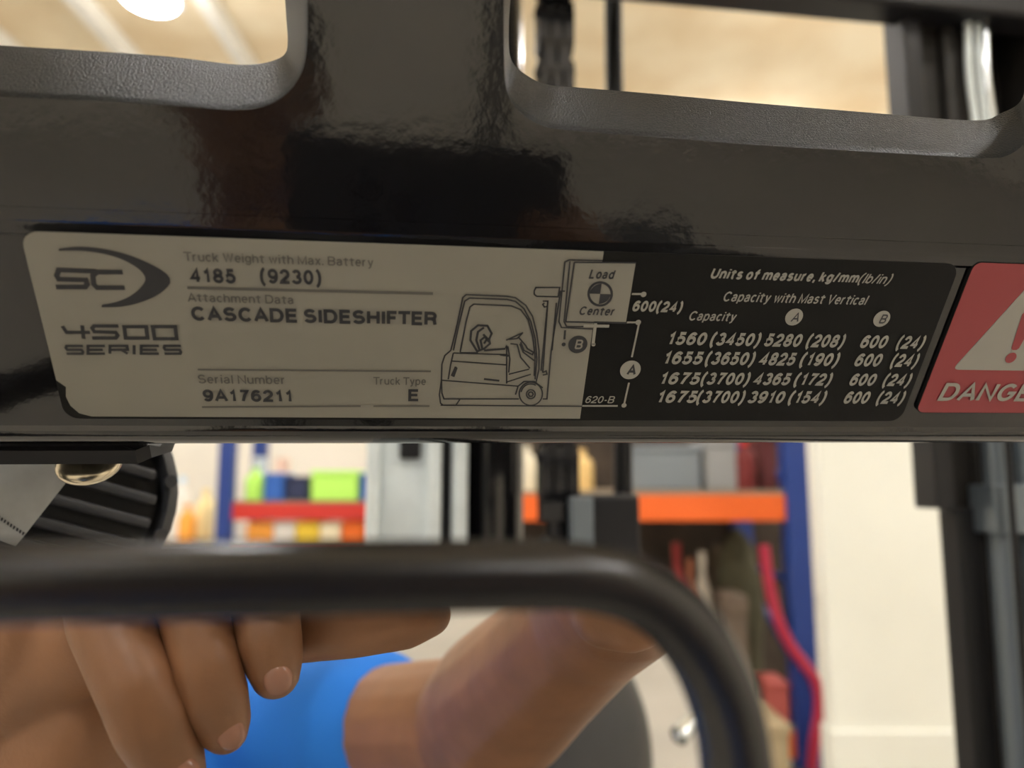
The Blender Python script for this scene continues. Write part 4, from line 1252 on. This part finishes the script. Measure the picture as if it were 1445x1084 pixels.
def fcrate(a, b_, top, z0, m, label, y=FY + .05, **k):
    return crate(a, b_, fz(top) - z0, y, z0, m, label, 'box', 'plastic_box', **k)
NEON = mat('neon green plastic', (0.55, 1.0, 0.16), 0.5)
fcrate(438, 506, 664, s1, NEON, 'large neon green box on the red beam')
jug(356, 14, fz(660) - s1, FY + .05, s1, NEON, 'neon green bottle next to the far blue upright')
fcrate(372, 400, 668, s1, G('mid blue plastic', (0.03, 0.14, 0.55)), 'small blue box left of the dark box')
fcrate(403, 434, 672, s1, G('navy plastic', (0.02, 0.03, 0.09)), 'small dark navy box beside the neon green box')
fcrate(508, 560, 668, s1, G('mid blue plastic', (0.03, 0.14, 0.55)), 'blue box right of the large neon green box')
fcrate(350, 388, 738, s2, G('orange plastic', (1.0, 0.42, 0.06)), 'orange box at the left of the lower shelf')
fcrate(388, 418, 738, s2, G('white plastic', (0.9, 0.88, 0.84)), 'white box on the lower shelf')
fcrate(419, 452, 737, s2, G('yellow plastic', (1.0, 0.72, 0.06)), 'yellow box on the lower shelf')
fcrate(453, 482, 738, s2, G('cream box', (1.0, 0.92, 0.66)), 'cream box right of the yellow box')
fcrate(483, 516, 736, s2, G('vivid orange plastic', (1.0, 0.20, 0.02)), 'vivid orange box at the right of the lower shelf')
fcrate(518, 570, 736, s2, G('vivid orange plastic', (1.0, 0.20, 0.02)), 'vivid orange box half behind the bright mast rail')
jug(338, 9, fz(738) - s2, FY + .02, s2, G('white plastic', (0.9, 0.88, 0.84)), 'white bottle at the left end of the lower shelf')
b = bmesh.new(); cyl(b, (0, 0, 0), (0, 0, fz(643) - s1), fx(347) - fx(337), n=24); o = build('canister', b, G('pale blue tin', (0.75, 0.86, 0.95)), None, 40)
o.location = (fx(340), FY + .5, s1); tag(o, 'pale blue round canister at the back of the far shelf', 'canister')
b = bmesh.new(); cyl(b, (0, 0, 0), (0, 0, fz(646) - fz(667)), fx(395) - fx(385), n=24); o = build('canister', b, G('pink tin', (0.9, 0.62, 0.5)), None, 40)
o.location = (fx(386), FY + .25, fz(668) + .012); tag(o, 'pinkish round canister on top of the small blue box', 'canister')
# bench with bottles left of the rack
bz = fz(772)
bench = thing('workbench', 'grey workbench left of the far blue rack', 'bench', at(Vector((fx(270), FY, 0))))
obx = fx(270)
b = bmesh.new(); bx(b, fx(150) - obx, fx(305) - obx, 0, .6, bz - .05, bz, .004); build('bench_top', b, M_DECK, bench)
for px in (155, 300):
    for y in (.03, .57):
        b = bmesh.new(); bx(b, fx(px) - obx - .025, fx(px) - obx + .025, y - .025, y + .025, 0, bz - .05); build('leg', b, M_BLACKMETAL, bench)
jug(252, 13, fz(672) - bz, FY + .1, bz, G('white plastic', (0.9, 0.88, 0.84)), 'tall white bottle beside the work light edge', G('pale blue cap', (.6, .8, 1)))
jug(286, 15, fz(690) - bz, FY + .1, bz, G('pale yellow plastic', (1.0, 0.82, 0.42)), 'pale yellow bottle on the far bench')
jug(262, 12, fz(712) - bz, FY - .1, bz, G('orange plastic', (1.0, 0.42, 0.06)), 'short orange bottle on the far bench')
jug(302, 7, fz(700) - bz, FY + .15, bz, G('cream box', (1.0, 0.92, 0.66)), 'slim cream bottle against the far blue upright')
